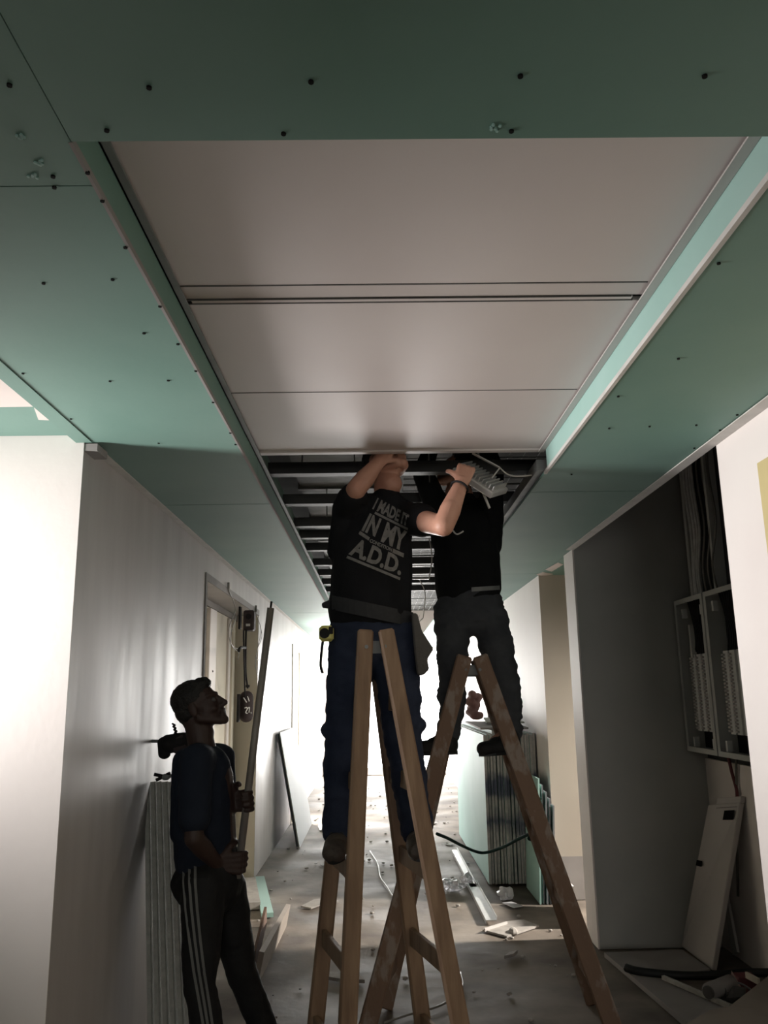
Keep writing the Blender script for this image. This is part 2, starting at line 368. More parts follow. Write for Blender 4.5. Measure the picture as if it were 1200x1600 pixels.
boards(-3.5, XL-0.03, [0.75, 2.39], 2.525, 'green')
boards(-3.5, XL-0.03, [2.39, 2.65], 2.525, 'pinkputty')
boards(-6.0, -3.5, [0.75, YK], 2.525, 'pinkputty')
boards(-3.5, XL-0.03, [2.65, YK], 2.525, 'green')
# putty patches on the side-room boards
b = MB()
def slabpoly(bb, pts, z0, z1, mi=0):
    n = len(pts); vs = [(p[0], p[1], z0) for p in pts]+[(p[0], p[1], z1) for p in pts]
    fs = [tuple(range(n)), tuple(range(2*n-1, n-1, -1))]+[(i, (i+1) % n, n+(i+1) % n, n+i) for i in range(n)]
    return bb.add(vs, fs, mi)
zq = 2.5215
slabpoly(b, [PZ(u, v, zq) for u, v in ((50, 628), (56, 645), (60, 656), (84, 657), (96, 663), (114, 666), (100, 656), (78, 637), (66, 626))], zq, 2.5255)
b.build('putty_patch', M['pinkputty'], ceil)
# fascia of the soffit towards the side room
b = MB(); b.box(XL-0.03, XL-0.0005, 0.75, YK-0.001, ZS, 2.545); b.build('soffit_fascia', M['green'], ceil)
b = MB(); b.box(XL-0.03, XL+0.03, 0.75, YK-0.001, ZS-0.004, ZS-0.0015); b.build('edge_tape', M['green'], ceil)
# side lips of the recess
for x0, x1, y1, nm in ((CL-0.013, CL, YE, 'lip_board'),):
    for ya, yb in ((Y0, 3.55), (3.555, 6.6), (6.605, 9.6), (9.605, 12.5), (12.505, YE)):
        b = MB(); b.box(x0, x1, ya, yb, ZS+0.013, ZT+0.10 if ya > 3 else ZT+0.02); b.build('lip_board', M['green'], ceil)
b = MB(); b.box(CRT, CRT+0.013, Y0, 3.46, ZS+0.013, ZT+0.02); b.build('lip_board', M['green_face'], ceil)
b = MB(); b.box(CL, CRT, Y0-0.013, Y0, ZS+0.013, ZT+0.02); b.build('lip_board', M['green'], ceil)
# raw paper edges of the opening, L beads
b = MB(); b.box(CL-0.005, CL+0.002, Y0, YE, ZS-0.0012, ZS+0.013); b.build('edge_bead', M['dado'], ceil)
b = MB(); b.box(CRT-0.002, CRT+0.010, Y0, 3.52, ZS-0.0016, ZS+0.013); b.build('edge_bead', M['putty'], ceil)
b = MB(); b.box(CL+0.001, CL+0.022, 1.3, YE, ZT-0.012, ZT-0.006).box(CL+0.001, CL+0.005, 1.3, YE, ZT-0.012, ZT+0.03); b.build('angle_trim', M['steel'], ceil)
b = MB(); b.box(CRT-0.026, CRT-0.001, 1.3, 3.5, ZT-0.010, ZT-0.005); b.build('angle_trim', M['enam'], ceil)
# steel channel hanging on the right beyond the panels
b = MB(); b.box(CRT-0.03, CRT+0.03, 3.53, 5.12, 2.52, 2.57); b.box(CRT-0.07, CRT+0.012, 5.07, 5.13, 2.515, 2.535)
b.build('edge_channel', M['steel'], ceil)
# wall / soffit junction strips
b = MB(); b.box(1.308, XR-0.001, -8, 5.5, ZS-0.006, ZS-0.0015); b.build('joint_tape', M['putty'], ceil)
b = MB(); b.box(XL+0.001, XL+0.035, 3.0, YE, ZS-0.006, ZS-0.0015); b.build('joint_tape', M['putty'], ceil)
b = MB(); b.box(XL-0.0, XL+0.05, YK+0.002, YK+0.12, ZS-0.035, ZS-0.007); b.build('angle_bracket', M['dado'], ceil)
# white panels
def panel(y0, y1, mt='tile', dz=0.0):
    bb = MB(); bb.box(CL+0.004, CRT-0.004, y0, y1, ZT+dz, ZT+0.014+dz); return bb.build('ceiling_panel', M[mt], ceil, bevel=0.0015)
panel(Y0+0.002, 1.972); panel(2.078, 2.752); panel(2.757, 3.47)
b = MB(); b.box(CL+0.004, CRT-0.004, 1.978, 2.052, ZT+0.004, ZT+0.016); b.build('infill_strip', M['tile'], ceil)
b = MB(); b.box(CL+0.03, CRT-0.045, 2.056, 2.073, ZT+0.001, ZT+0.012); b.build('infill_strip', M['tile'], ceil)
for ya, yb, xa in ((1.9725, 1.9775, CRT-0.03), (2.0525, 2.0555, CRT-0.05), (2.0735, 2.0775, CRT-0.04), (2.7525, 2.7565, CRT-0.03)):
    MB().box(CL+0.004, xa, ya, yb, ZT-0.0008, ZT+0.012).build('joint_shade_strip', M['pouch'], ceil)  # dark strips paint in the shade of the open panel joints
b = MB(); b.box(CL+0.004, CRT-0.004, 3.472, 3.515, ZT-0.006, ZT+0.022); b.build('panel_edge', M['tile'], ceil, bevel=0.004)
# putty on the far right soffit
b = MB(); slabpoly(b, [PZ(u, v, ZS-0.002) for u, v in ((852, 890), (872, 879), (880, 882), (862, 893))], ZS-0.0035, ZS-0.0012)
slabpoly(b, [PZ(u, v, ZS-0.002) for u, v in ((838, 898), (848, 894), (864, 897), (850, 900))], ZS-0.0035, ZS-0.0012)
b.build('putty_patch', M['pinkputty'], ceil)
# screws
b = MB()
scr = [(15, 132), (233, 136), (486, 127), (813, 118), (1101, 118), (167, 203), (443, 208), (799, 204), (83, 275), (137, 269), (85, 292), (160, 313),
       (196, 386), (68, 442), (176, 436), (250, 478), (36, 583), (172, 595), (263, 594), (278, 537), (306, 579), (333, 628), (111, 654), (157, 698), (248, 692), (368, 694),
       (1123, 411), (952, 669), (1015, 666), (1088, 664), (1125, 672), (966, 619), (893, 741), (1152, 648), (1060, 560), (225, 520), (1085, 700), (360, 676)]
for u, v in scr:
    p = PZ(u, v, ZS); b.disc((p.x, p.y, ZS-0.0032), (0, 0, 1), 0.0045, 0.004, 8)
so = b.build('screw_heads', M['screw'], ceil); so['kind'] = 'stuff'
b = MB()
for u, v in ((35, 214), (60, 253), (50, 273), (775, 198)):
    p = PZ(u, v, ZS)
    for k in range(7):
        q = p+V((random.uniform(-.009, .009), random.uniform(-.009, .009), 0)); b.disc((q.x, q.y, ZS-0.003), (0.2, 0.1, 1), 0.003, 0.003, 5)
so = b.build('torn_paper', M['green_face'], ceil); so['kind'] = 'stuff'
# services in the void
def zbar(vpx, z): return PZ(470, vpx, z).y
for v in (737, 784.5, 819.5, 838, 857.5, 881, 897, 911, 923):
    y = zbar(v, 2.64); bb = MB()
    bb.box(CL-0.05, 1.3, y-0.033, y+0.033, 2.622, 2.628).box(CL-0.05, 1.3, y-0.033, y-0.029, 2.628, 2.68).box(CL-0.05, 1.3, y+0.029, y+0.033, 2.628, 2.68)
    bb.build('ceiling_channel', M['chan'], ceil)
b = MB(); b.box(-0.47, 0.02, 3.65, 12, 2.86, 3.12)
du = b.build('air_duct', M['duct'], ceil)
b = MB()
for k in range(9): b.box(-0.485, 0.035, 4.2+k*0.9, 4.24+k*0.9, 2.845, 3.135)
b.build('duct_flange', M['steel'], du)
for x, y in ((-0.36, 4.0), (-0.1, 4.2), (0.1, 3.95), (0.3, 4.25), (-0.3, 5.1), (0.15, 5.2)):
    b = MB(); b.tube([(x, y, 2.66), (x, y, ZB)], 0.004, 6); b.build('hanger_rod', M['steel'], ceil)
# wire mesh tray
b = MB()
for k in range(60):
    y = 4.4+k*0.16; b.tube([(0.2, y, 2.93), (1.25, y, 2.93)], 0.003 if k % 6 else 0.007, 5)
for k in range(13):
    x = 0.2+k*1.05/12; b.tube([(x, 4.4, 2.935), (x, 13.9, 2.935)], 0.003, 5)
tr = b.build('mesh_cable_tray', M['steel'], ceil)
for pts, mt in (([P(680, 712, 4.9), P(684, 760, 4.9), P(686, 800, 4.95), P(684, 860, 5)], 'gwire'),
                ([P(655, 905, 7), P(664, 925, 7), P(663, 950, 7), P(661, 966, 7)], 'wwire'),
                ([P(661, 966, 7), P(650, 975, 7), P(655, 962, 7.1)], 'wwire'),
                ([P(668, 830, 6), P(675, 870, 6), P(670, 905, 6)], 'gwire'),
                ([P(700, 815, 3.95), P(712, 834, 3.9), P(724, 830, 3.9)], 'gwire')):
    b = MB(); b.tube(pts, 0.004, 6); b.build('loose_wire', M[mt], ceil, smooth=True)
b = MB(); b.bar(P(641, 885, 6.8), P(641, 910, 6.8), 0.012, 0.012, (1, 0, 0)).bar(P(641, 904, 6.8), P(670, 904, 6.8), 0.014, 0.014, (0, 0, 1)).bar(P(641, 884, 6.8), P(663, 884, 6.8), 0.01, 0.01, (0, 0, 1))
b.build('hanger_bracket', M['alu'], ceil)
b = MB(); b.bar(P(626, 790, 4.6), P(660, 790, 4.6), 0.012, 0.01, (0, 0, 1)); b.build('hanger_bracket', M['alu'], ceil)

# doorway boards in the left wall
door = struct(MB().box(DX-0.06, DX, D0, D1, 0, DZ).build('door_1', M['cream']))
MB().box(DX, XL-0.002, D1-0.004, D1+0.0, 0, DZ).build('jamb_board', M['cream'], door)
MB().box(DX, DX+0.03, 6.36, 6.62, 0, DZ-0.06).build('frame_post', M['white'], door, bevel=0.004)
MB().box(DX, DX+0.02, 7.25, 7.34, 0, DZ-0.06).build('frame_post', M['white'], door, bevel=0.004)
MB().box(DX, DX+0.03, 7.40, 7.50, 0, DZ-0.055).build('frame_post', M['cream'], door, bevel=0.004)
MB().box(DX, DX+0.015, D0, D1, DZ-0.05, DZ).build('frame_head', M['dado'], door)
b = MB()
for z in (1.35, 1.75): b.disc((DX+0.03, 6.5, z), (1, 0, 0), 0.008, 0.004, 8)
b.build('frame_screw', M['screw'], door)
MB().box(XL-0.001, XL+0.006, D0-0.05, D0, 0, DZ+0.05).build('casing', M['dado'], door)
MB().box(XL-0.001, XL+0.006, D0, D1, DZ, DZ+0.05).build('casing', M['dado'], door)

# yellow plywood door edge on the right wall
q = PX(1188, 724, XR)
dr = struct(MB().box(XR-0.012, XR-0.0005, 1.85, q.y, 0, q.z).build('door_3', M['yboard']))
#@@OBJECTS
# ================================================================== LADDERS
def ladder(name, mt, apexA, footA, apexB, footB, zs, zt, wt, gap, label, zrungs, twist=0.0, wood_d=0.035):
    # A / B: near and far A-frames; apex (x, y); foot (xl, xr, y)
    root = empty(name, ((footA[0]+footA[1]+footB[0]+footB[1])/4, (footA[2]+footB[2])/2, 0), label, 'ladder', 'wooden stepladders')
    fr = {}
    for key, (ax, ay), (xl, xr, fy) in (('A', apexA, footA), ('B', apexB, footB)):
        for sgn, fx in ((-1, xl), (1, xr)):
            top = V((ax+sgn*gap/2, ay, zt)); bot = V((fx, fy, zs))
            bb = MB(); bb.bar(bot, top, wt, wood_d, (1, twist, 0), w2=wt*0.92)
            bb.build('side_rail', M[mt], root, bevel=0.008)
            fr[key, sgn] = (bot, top)
    for sgn in (-1, 1):
        for z in zrungs:
            pa = fr['A', sgn]; pb = fr['B', sgn]
            t = (z-zs)/(zt-zs)
            p = pa[0].lerp(pa[1], t); q = pb[0].lerp(pb[1], t)
            bb = MB(); a = (pa[1]-pa[0]).normalized()
            bb.bar(p+V((0, wood_d/2+0.001, 0)), q-V((0, wood_d/2+0.001, 0)), 0.022, 0.07, (1, 0, 0)); bb.build('rung', M[mt], root, bevel=0.003)
    for key in ('A', 'B'):
        t0 = fr[key, -1][1]; t1 = fr[key, 1][1]; c = (t0+t1)/2
        bb = MB(); zc = zt-0.07
        bb.bar((c.x-gap*0.5-0.01, c.y+wood_d/2+0.003, zc), (c.x+gap*0.5+0.01, c.y+wood_d/2+0.003, zc), 0.05, 0.004, (0, 0, 1))
        for dx in (-1, 1): bb.disc((c.x+dx*gap*0.45, c.y-wood_d/2, zc), (0, -1, 0), 0.008, 0.004, 8)
        bb.build('hinge', M['steel'], root)
    return root, fr
RZ = [0.22, 0.55, 0.88, 1.21, 1.52]
lad1, fr1 = ladder('step_ladder', 'wood', (0.0, 3.35), (-0.142, 0.355, 3.33), (-0.05, 3.78), (-0.295, 0.20, 3.80), 0, 1.81, 0.070, 0.082,
    'brown wooden stepladder standing nearest the camera under the worker in the printed shirt', RZ, 0.2)
lad2, fr2 = ladder('step_ladder', 'wood2', (0.482, 4.15), (-0.085, 1.075, 4.13), (0.52, 4.58), (0.02, 1.09, 4.60), 0, 1.735, 0.085, 0.075,
    'paint-splashed wooden stepladder spread wide behind the first, under the worker in plain black', RZ, -0.12)

# ================================================================== PEOPLE
def rotv(v, ax, ang): return Matrix.Rotation(ang, 3, ax) @ v
def hand(mb, W, f, n, s, curl=(0.4, 0.5, 0.5), thumb=0.5, sc=1.0, spread=0.06):
    """palm from wrist W along f, palm faces n, thumb on side s"""
    f = V(f).normalized(); n = V(n); n = (n-f*n.dot(f)).normalized(); s0 = V(s); s = (s0-f*s0.dot(f)-n*s0.dot(n)).normalized()
    for k in (-1.5, -0.5, 0.5, 1.5):
        mb.cap(W+s*k*0.012*sc, W+f*0.085*sc+s*k*0.020*sc, 0.015*sc, 0.0125*sc)
    ends = []
    for i, (o, ln) in enumerate(((1.5, .070), (0.5, .078), (-0.5, .073), (-1.5, .058))):
        p = W+f*0.085*sc+s*o*0.020*sc; d = (f+s*o*spread).normalized(); ax = d.cross(n)
        for k, (fr, r0) in enumerate(((0.46, 0.0105), (0.30, 0.0098), (0.24, 0.009))):
            d = rotv(d, ax, curl[k]); q = p+d*ln*fr*sc
            mb.cap(p, q, r0*sc, (r0-0.0007)*sc, n=10); p = q
        ends.append(p)
    p = W+f*0.022*sc+s*0.028*sc; d = (f*0.65+s*0.75+n*0.25).normalized(); q = p+d*0.042*sc
    mb.cap(W+f*0.01*sc+s*0.015*sc, p, 0.015*sc, 0.014*sc); mb.cap(p, q, 0.014*sc, 0.0115*sc)
    d = (d*(1-thumb)+(n*0.8+f*0.5)*thumb).normalized(); p = q+d*0.03*sc; mb.cap(q, p, 0.0115*sc, 0.0105*sc)
    d = (d*(1-thumb*.6)+(n*0.6-s*0.5+f*.3)*thumb*.6).normalized(); mb.cap(p, p+d*0.022*sc, 0.0105*sc, 0.009*sc)
    return ends
def head(mb, c, f, u, sc=1.0):
    f = V(f).normalized(); u = V(u); u = (u-f*u.dot(f)).normalized(); s = f.cross(u)
    L = lambda a, b_, d=0: V(c)+(f*a+u*b_+s*d)*sc
    ax = (f, s, u)
    mb.ell(L(-.015, .03), (.098*sc, .076*sc, .086*sc), ax); mb.ell(L(.03, -.025), (.062*sc, .062*sc, .08*sc), ax)
    for k in (-1, 1):
        mb.cap(L(.0, -.055, .052*k), L(.075, -.098, .018*k), .022*sc, .019*sc)
        mb.cap(L(.083, .024, .012*k), L(.062, .026, .045*k), .013*sc, .011*sc)
        mb.ell(L(.06, -.035, .036*k), (.024*sc, .022*sc, .022*sc), ax)
        mb.ell(L(-.012, -.012, .077*k), (.02*sc, .009*sc, .032*sc), ax)
    mb.cap(L(.088, .012), L(.116, -.030), .009*sc, .013*sc); mb.cap(L(.10, -.036, -.012), L(.10, -.036, .012), .010*sc, .010*sc)
    mb.cap(L(.094, -.058, -.018), L(.094, -.058, .018), .011*sc, .011*sc); mb.cap(L(.091, -.075, -.014), L(.091, -.075, .014), .011*sc, .011*sc)
    mb.ell(L(.085, -.100), (.022*sc, .026*sc, .020*sc), ax)
    mb.cap(L(-.045, -.03), L(-.03, -.12), .058*sc, .055*sc)
    return L, ax
def eyes(L, ax, sc, par):
    for k in (-1, 1):
        e = MB(); e.ell(L(.078, .001, .031*k), (.012*sc,)*3, ax, n=10); e.build('eye', M['eye'], par, smooth=True)
def hairblob(L, ax, sc, par, name='hair'):
    h = MB()
    h.ell(L(-.026, .046), (.099*sc, .083*sc, .083*sc), ax); h.ell(L(-.055, .0), (.062*sc, .076*sc, .07*sc), ax)
    h.ell(L(.035, .085), (.05*sc, .06*sc, .036*sc), ax)
    return blob(name, h, M['hair'], par, 0.006, 3, (0.006, 60))
def shoe(name, heel, toe, up, wdt, par, mt, hgt=0.1, cuff=0.06):
    heel = V(heel); toe = V(toe); d = (toe-heel); ln = d.length; d.normalize(); up = V(up); up = (up-d*up.dot(d)).normalized(); s = d.cross(up)
    m_ = MB()
    m_.cap(heel+d*0.045+up*0.045, heel+d*ln*0.55+up*0.044, 0.046, 0.050, 0.95, s); m_.cap(heel+d*ln*0.5+up*0.040, toe-d*0.038+up*0.036, 0.052, 0.047, 0.78, s)
    m_.cap(heel+d*0.052+up*0.05, heel+d*0.062+up*(0.05+cuff), 0.050, 0.052); m_.cap(heel+d*0.07+up*0.06, heel+d*ln*0.62+up*0.045, 0.042, 0.035)
    o = blob(name, m_, M[mt], par, 0.007, 3)
    so = MB(); n = 20; pts = []
    for i in range(n):
        t = 2*math.pi*i/n; x = math.cos(t); y = math.sin(t)
        wl = wdt*(0.88 if x > 0 else 0.76)
        pts.append((heel+d*(ln*0.495+x*ln*0.475))+s*y*wl*(1-0.12*x*x))
    so.add([p for p in pts]+[p+up*0.02 for p in pts], [tuple(range(n)), tuple(range(2*n-1, n-1, -1))]+[(i, (i+1) % n, n+(i+1) % n, n+i) for i in range(n)])
    so.build('sole', M['rubber'], o)
    lc = MB()
    for k in range(4):
        q = heel+d*(ln*0.42+k*0.028)+up*(0.093-k*0.009); lc.tube([q-s*0.028-up*0.008, q+up*0.004, q+s*0.028-up*0.008], 0.0035, 6)
    lc.build('laces', M['belt'], o, smooth=True)
    return o

# ---- worker in the printed T-shirt, facing the camera on the near ladder
YA = 3.62
w1 = empty('person', (0.0, YA, 0.9), 'worker in black printed T-shirt on the near ladder, arms raised to the ceiling panel', 'person')
A = lambda u, v, y=YA: P(u, v, y)
zr = 0.88+0.036
footL = (V((-0.165, 3.66, zr)), V((-0.175, 3.39, zr))); footR = (V((0.165, 3.68, zr)), V((0.16, 3.41, zr)))
hipL, hipR = A(551, 985), A(617, 985)
kneL, kneR = A(537, 1150, 3.58), A(628, 1145, 3.60)
ankL, ankR = footL[0]+V((0, -0.05, 0.09)), footR[0]+V((0, -0.05, 0.09))
waist = A(578, 945); chest = A(590, 840, 3.63); shL = A(545, 800, 3.64); shR = A(637, 808, 3.62)
neck = A(605, 772, 3.64); hc = A(603, 722, 3.66)
elR = P(693, 822, 3.26); wrR = P(722, 752, 3.37); haR = P(737, 715, 3.475)
elL = P(556, 765, 3.50); wrL = P(592, 722, 3.53)
bd = MB()
fv = V((0.55, -0.62, 0.56)); uv = V((-0.25, 0.45, 0.85))
L1, ax1 = head(bd, hc, fv, uv, 1.0)
bd.cap(neck+V((0, 0.01, -0.05)), L1(-.03, -.06), 0.062, 0.058)
bd.cap(A(578, 960), chest, 0.135, 0.15, 0.68, (1, 0, 0)); bd.cap(chest, neck-V((0, 0, 0.07)), 0.15, 0.09, 0.7, (1, 0, 0))
bd.cap(neck-V((0, 0, .07)), shL, 0.07, 0.06); bd.cap(neck-V((0, 0, .07)), shR, 0.07, 0.06)
bd.cap(shR, elR, 0.054, 0.043); bd.cap(elR, elR.lerp(wrR, 0.35), 0.043, 0.045); bd.cap(elR.lerp(wrR, 0.35), wrR, 0.045, 0.028, 0.85, (1, 0, 0))
bd.cap(shL, elL, 0.055, 0.044); bd.cap(elL, elL.lerp(wrL, 0.4), 0.044, 0.044); bd.cap(elL.lerp(wrL, 0.4), wrL, 0.044, 0.029)
hand(bd, wrR, haR-wrR+V((0.0, 0.0, 0.03)), (0.1, 1, 0.15), (-1, 0, 0), (0.5, 0.75, 0.6), 0.5, 1.0)
hand(bd, wrL, V((0.10, 0.03, 0.17)), (0.2, 0.9, 0.1), (1, 0, -0.2), (0.4, 0.7, 0.6), 0.4, 0.98)
for hp, kn, an in ((hipL, kneL, ankL), (hipR, kneR, ankR)):
    bd.cap(hp, kn, 0.075, 0.052); bd.cap(kn, an, 0.052, 0.038); bd.cap(an, an-V((0, 0.1, 0.06)), 0.036, 0.03)
body1 = blob('body', bd, M['skin'], w1, 0.0052, 4)
hairblob(L1, ax1, 1.0, body1); eyes(L1, ax1, 1.0, body1)
tr_ = MB()
tr_.cap(A(574, 972), A(580, 1000), 0.168, 0.176, 0.72, (1, 0, 0))
for (hp, kn, an, sx) in ((hipL, kneL, ankL, -1), (hipR, kneR, ankR, 1)):
    tr_.cap(hp, hp.lerp(kn, 0.55), 0.104, 0.098, 0.95, (1, 0, 0)); tr_.cap(hp.lerp(kn, 0.5), kn, 0.098, 0.080)
    tr_.cap(kn, kn.lerp(an, 0.5), 0.082, 0.078); tr_.cap(kn.lerp(an, 0.5), an+V((0, 0, -0.01)), 0.078, 0.070)
    tr_.ell(kn+V((sx*0.05, 0.0, 0.03)), (0.055, 0.05, 0.04))
tr1 = blob('trousers', tr_, M['navy'], w1, 0.009, 5, (0.016, 9, (1, 1, 1.6), 3.1))
st = MB()
st.cap(A(578, 930), A(583, 870, 3.63), 0.182, 0.186, 0.72, (1, 0, 0)); st.cap(A(583, 870, 3.63), A(592, 815, 3.64), 0.186, 0.155, 0.70, (1, 0, 0))
st.cap(A(577, 956), A(578, 930), 0.188, 0.183, 0.72, (1, 0, 0))
st.cap(neck-V((0.03, 0, .085)), shL, 0.088, 0.078); st.cap(neck-V((-0.03, 0, .085)), shR, 0.088, 0.075)
st.cap(neck-V((0, 0, .07)), neck-V((0, 0, .02)), 0.085, 0.068)
st.cap(shL, shL.lerp(elL, 0.62), 0.082, 0.072); st.cap(shR, shR.lerp(elR, 0.42), 0.078, 0.074)
st.cap(shL, A(530, 860, 3.63), 0.075, 0.06)
sh1 = blob('t_shirt', st, M['shirt'], w1, 0.009, 5, (0.012, 7, (1.2, 1, 0.8), 9.0))
# print on the chest: projected once onto the cloth, a thin layer of ink
bv = bvh_of(sh1)
quad = [(590, 775), (641, 803), (625, 906), (541, 872)]    # tl, tr, br, bl on the chest
def onshirt(s, t, off=0.0035):
    tl, tr2, br, bl = quad
    x = (tl[0]*(1-s)+tr2[0]*s)*(1-t)+(bl[0]*(1-s)+br[0]*s)*t
    y = (tl[1]*(1-s)+tr2[1]*s)*(1-t)+(bl[1]*(1-s)+br[1]*s)*t
    d = ray(x, y); h = bv.ray_cast(CP, d)
    if h[0] is None: return A(x, y, 3.5)
    return h[0]-d*off
def printtext(txt, s0, s1, t0, t1, parent, name, off=0.0035):
    cu = bpy.data.curves.new('t', 'FONT'); cu.body = txt; cu.size = 1; cu.offset = 0.04; cu.resolution_u = 3
    o = bpy.data.objects.new('t', cu); C.objects.link(o)
    dg = bpy.context.evaluated_depsgraph_get(); dg.update(); me = bpy.data.meshes.new_from_object(o.evaluated_get(dg)); bpy.data.objects.remove(o)
    bm = bmesh.new(); bm.from_mesh(me)
    xs_ = [v.co.x for v in bm.verts]; ys_ = [v.co.y for v in bm.verts]
    x0, x1, y0, y1 = min(xs_), max(xs_), min(ys_), max(ys_)
    bmesh.ops.triangulate(bm, faces=bm.faces)
    for _ in range(2):
        bmesh.ops.subdivide_edges(bm, edges=[e for e in bm.edges if e.calc_length() > 0.12*(y1-y0)], cuts=1)
    for v in bm.verts:
        v.co = onshirt(s0+(s1-s0)*(v.co.x-x0)/(x1-x0), t1+(t0-t1)*(v.co.y-y0)/(y1-y0), off)
    bm.to_mesh(me); bm.free(); me.name = name; me.materials.clear(); me.materials.append(M['print'])
    ob = bpy.data.objects.new(name, me); C.objects.link(ob); setp(ob, parent); return ob
def printbar(segs, parent, name):
    bb = MB()
    for (s0, ta, s1, tb, hh) in segs:
        n = 10
        for i in range(n):
            a0, a1 = s0+(s1-s0)*i/n, s0+(s1-s0)*(i+1)/n; c0, c1 = ta+(tb-ta)*i/n, ta+(tb-ta)*(i+1)/n
            bb.add([onshirt(a0, c0), onshirt(a1, c1), onshirt(a1, c1+hh), onshirt(a0, c0+hh)], [(0, 1, 2, 3)])
    return bb.build(name, M['print'], parent)
printtext('I MADE IT', 0.02, 0.98, 0.02, 0.20, sh1, 'print_text')
printtext('IN', 0.02, 0.33, 0.27, 0.55, sh1, 'print_text'); printtext('MY', 0.47, 1.0, 0.27, 0.58, sh1, 'print_text')
printtext('CONDITION', 0.26, 0.74, 0.60, 0.655, sh1, 'print_text')
printtext('A.D.D.', 0.0, 1.0, 0.67, 0.94, sh1, 'print_text')
for sg in [(0.12, 0.215, 1.0, 0.215, 0.035), (0.0, 0.56, 0.24, 0.59, 0.05), (0.76, 0.60, 1.0, 0.60, 0.06), (0.0, 0.96, 1.0, 0.965, 0.04)]: printbar([sg], sh1, 'print_band')
shoe('shoe', footL[0]+V((0, 0.02, 0)), footL[1]+V((0, -0.03, 0)), (0, 0, 1), 0.048, w1, 'shoe'); shoe('shoe', footR[0]+V((0, 0.02, 0)), footR[1]+V((0, -0.03, 0)), (0, 0, 1), 0.048, w1, 'shoe')
# bracelet
bb = MB(); a = (wrR-elR).normalized(); pc = elR.lerp(wrR, 0.86); r_ = a.orthogonal().normalized(); s_ = a.cross(r_)
bb.tube([pc+(r_*math.cos(t)+s_*math.sin(t))*0.037+a*0.004*math.sin(t) for t in [2*math.pi*i/16 for i in range(17)]], 0.005, 6)
bb.build('bracelet', M['black'], w1, smooth=True)
# belt, tape measure, pouch
bbv = bvh_of(sh1, tr1)
def band(px0, px1, hgt, n=14, off=0.008, Yf=3.44):
    pts = []
    for i in range(n+1):
        t = i/n; u = px0[0]+(px1[0]-px0[0])*t; v = px0[1]+(px1[1]-px0[1])*t
        d = ray(u, v); h = bbv.ray_cast(CP, d)
        p = h[0] if h[0] is not None else A(u, v, 3.6)
        pts.append(p-d*off)
    g = MB()
    for i in range(n):
        p, q = pts[i], pts[i+1]
        g.hexa([p+V((0, 0, -hgt/2)), q+V((0, 0, -hgt/2)), q+V((0, .012, -hgt/2)), p+V((0, .012, -hgt/2)), p+V((0, 0, hgt/2)), q+V((0, 0, hgt/2)), q+V((0, .012, hgt/2)), p+V((0, .012, hgt/2))])
    return g
g = band((518, 941), (646, 968), 0.062); belt1 = g.build('belt', M['belt'], w1)
bb = MB(); bb.cap(A(505, 946, 3.6), A(528, 942, 3.6), 0.012, 0.03, 0.5, (0, 0, 1)); bb.build('belt_end', M['belt'], belt1, smooth=True)
tp = empty('tape_measure', A(511, 1003, 3.56), 'yellow tape measure clipped to the left hip of the worker in the printed shirt', 'tape measure')
bb = MB(); cN = A(509, 990, 3.55)
bb.box(cN.x-.028, cN.x+.034, cN.y-.02, cN.y+.02, cN.z-.034, cN.z+.034); bb.build('case', M['yellow'], tp, bevel=0.012)
bb = MB(); bb.disc(cN+V((-.004, -.0195, .0)), (0, -1, 0), 0.022, 0.003, 18); bb.build('badge', M['black'], tp)
bb = MB(); bb.box(cN.x+.014, cN.x+.033, cN.y-.0225, cN.y-.019, cN.z-.004, cN.z+.028); bb.build('grip', M['black'], tp, bevel=0.003)
bb = MB(); bb.tube([cN+V((-.012, 0, -.03)), A(502, 1020, 3.55), A(501, 1040, 3.55), A(504, 1052, 3.55)], 0.006, 8); bb.build('wrist_strap', M['black'], tp, smooth=True)
# tool pouch
pu = MB()
front = [(643, 958), (652, 958), (659, 985), (678, 1014), (668, 1030), (671, 1046), (662, 1055), (652, 1054), (648, 1020)]
yy = 3.50
f_ = [A(u, v, yy) for u, v in front]; n = len(front); bk = [p+V((0, 0.13, 0)) for p in f_]
pu.add(f_+bk, [tuple(range(n)), tuple(range(2*n-1, n-1, -1))]+[(i, (i+1) % n, n+(i+1) % n, n+i) for i in range(n)])
po = pu.build('tool_pouch', M['pouch'], None, bevel=0.006); tag(po, 'grey canvas tool pouch hanging from the belt beside the printed-shirt worker\'s right thigh', 'pouch')

# ---- worker in plain black on the far ladder, seen half from behind
YB = 4.38
w2 = empty('person', (0.5, YB, 1.21), 'worker in plain black top and dark jeans on the far ladder', 'person')
Bq = lambda u, v, y=YB: P(u, v, y)
zr = 1.21+0.036
f2L = (V((0.420, 4.38, zr)), V((0.195, 4.34, zr))); f2R = (V((0.745, 4.40, zr)), V((0.510, 4.33, zr-0.01)))
h2L, h2R = Bq(708, 955), Bq(760, 955)
k2L, k2R = Bq(706, 1060, 4.36), Bq(790, 1065, 4.36)
a2L, a2R = f2L[0]+V((-0.035, 0, 0.11)), f2R[0]+V((-0.045, 0, 0.11))
c2 = Bq(728, 850, 4.40); n2 = Bq(726, 780, 4.40); s2L, s2R = Bq(690, 806, 4.40), Bq(765, 812, 4.40)
bd = MB(); hc2 = n2+V((-0.02, 0.02, 0.17))
L2, ax2 = head(bd, hc2, (-0.8, 0.35, 0.45), (0.4, -0.1, 0.9))
bd.cap(n2-V((0, 0, .05)), L2(-.03, -.06), .062, .058)
bd.cap(Bq(733, 930), c2, .13, .15, .7, (1, 0, 0)); bd.cap(c2, n2-V((0, 0, .07)), .15, .09, .7, (1, 0, 0))
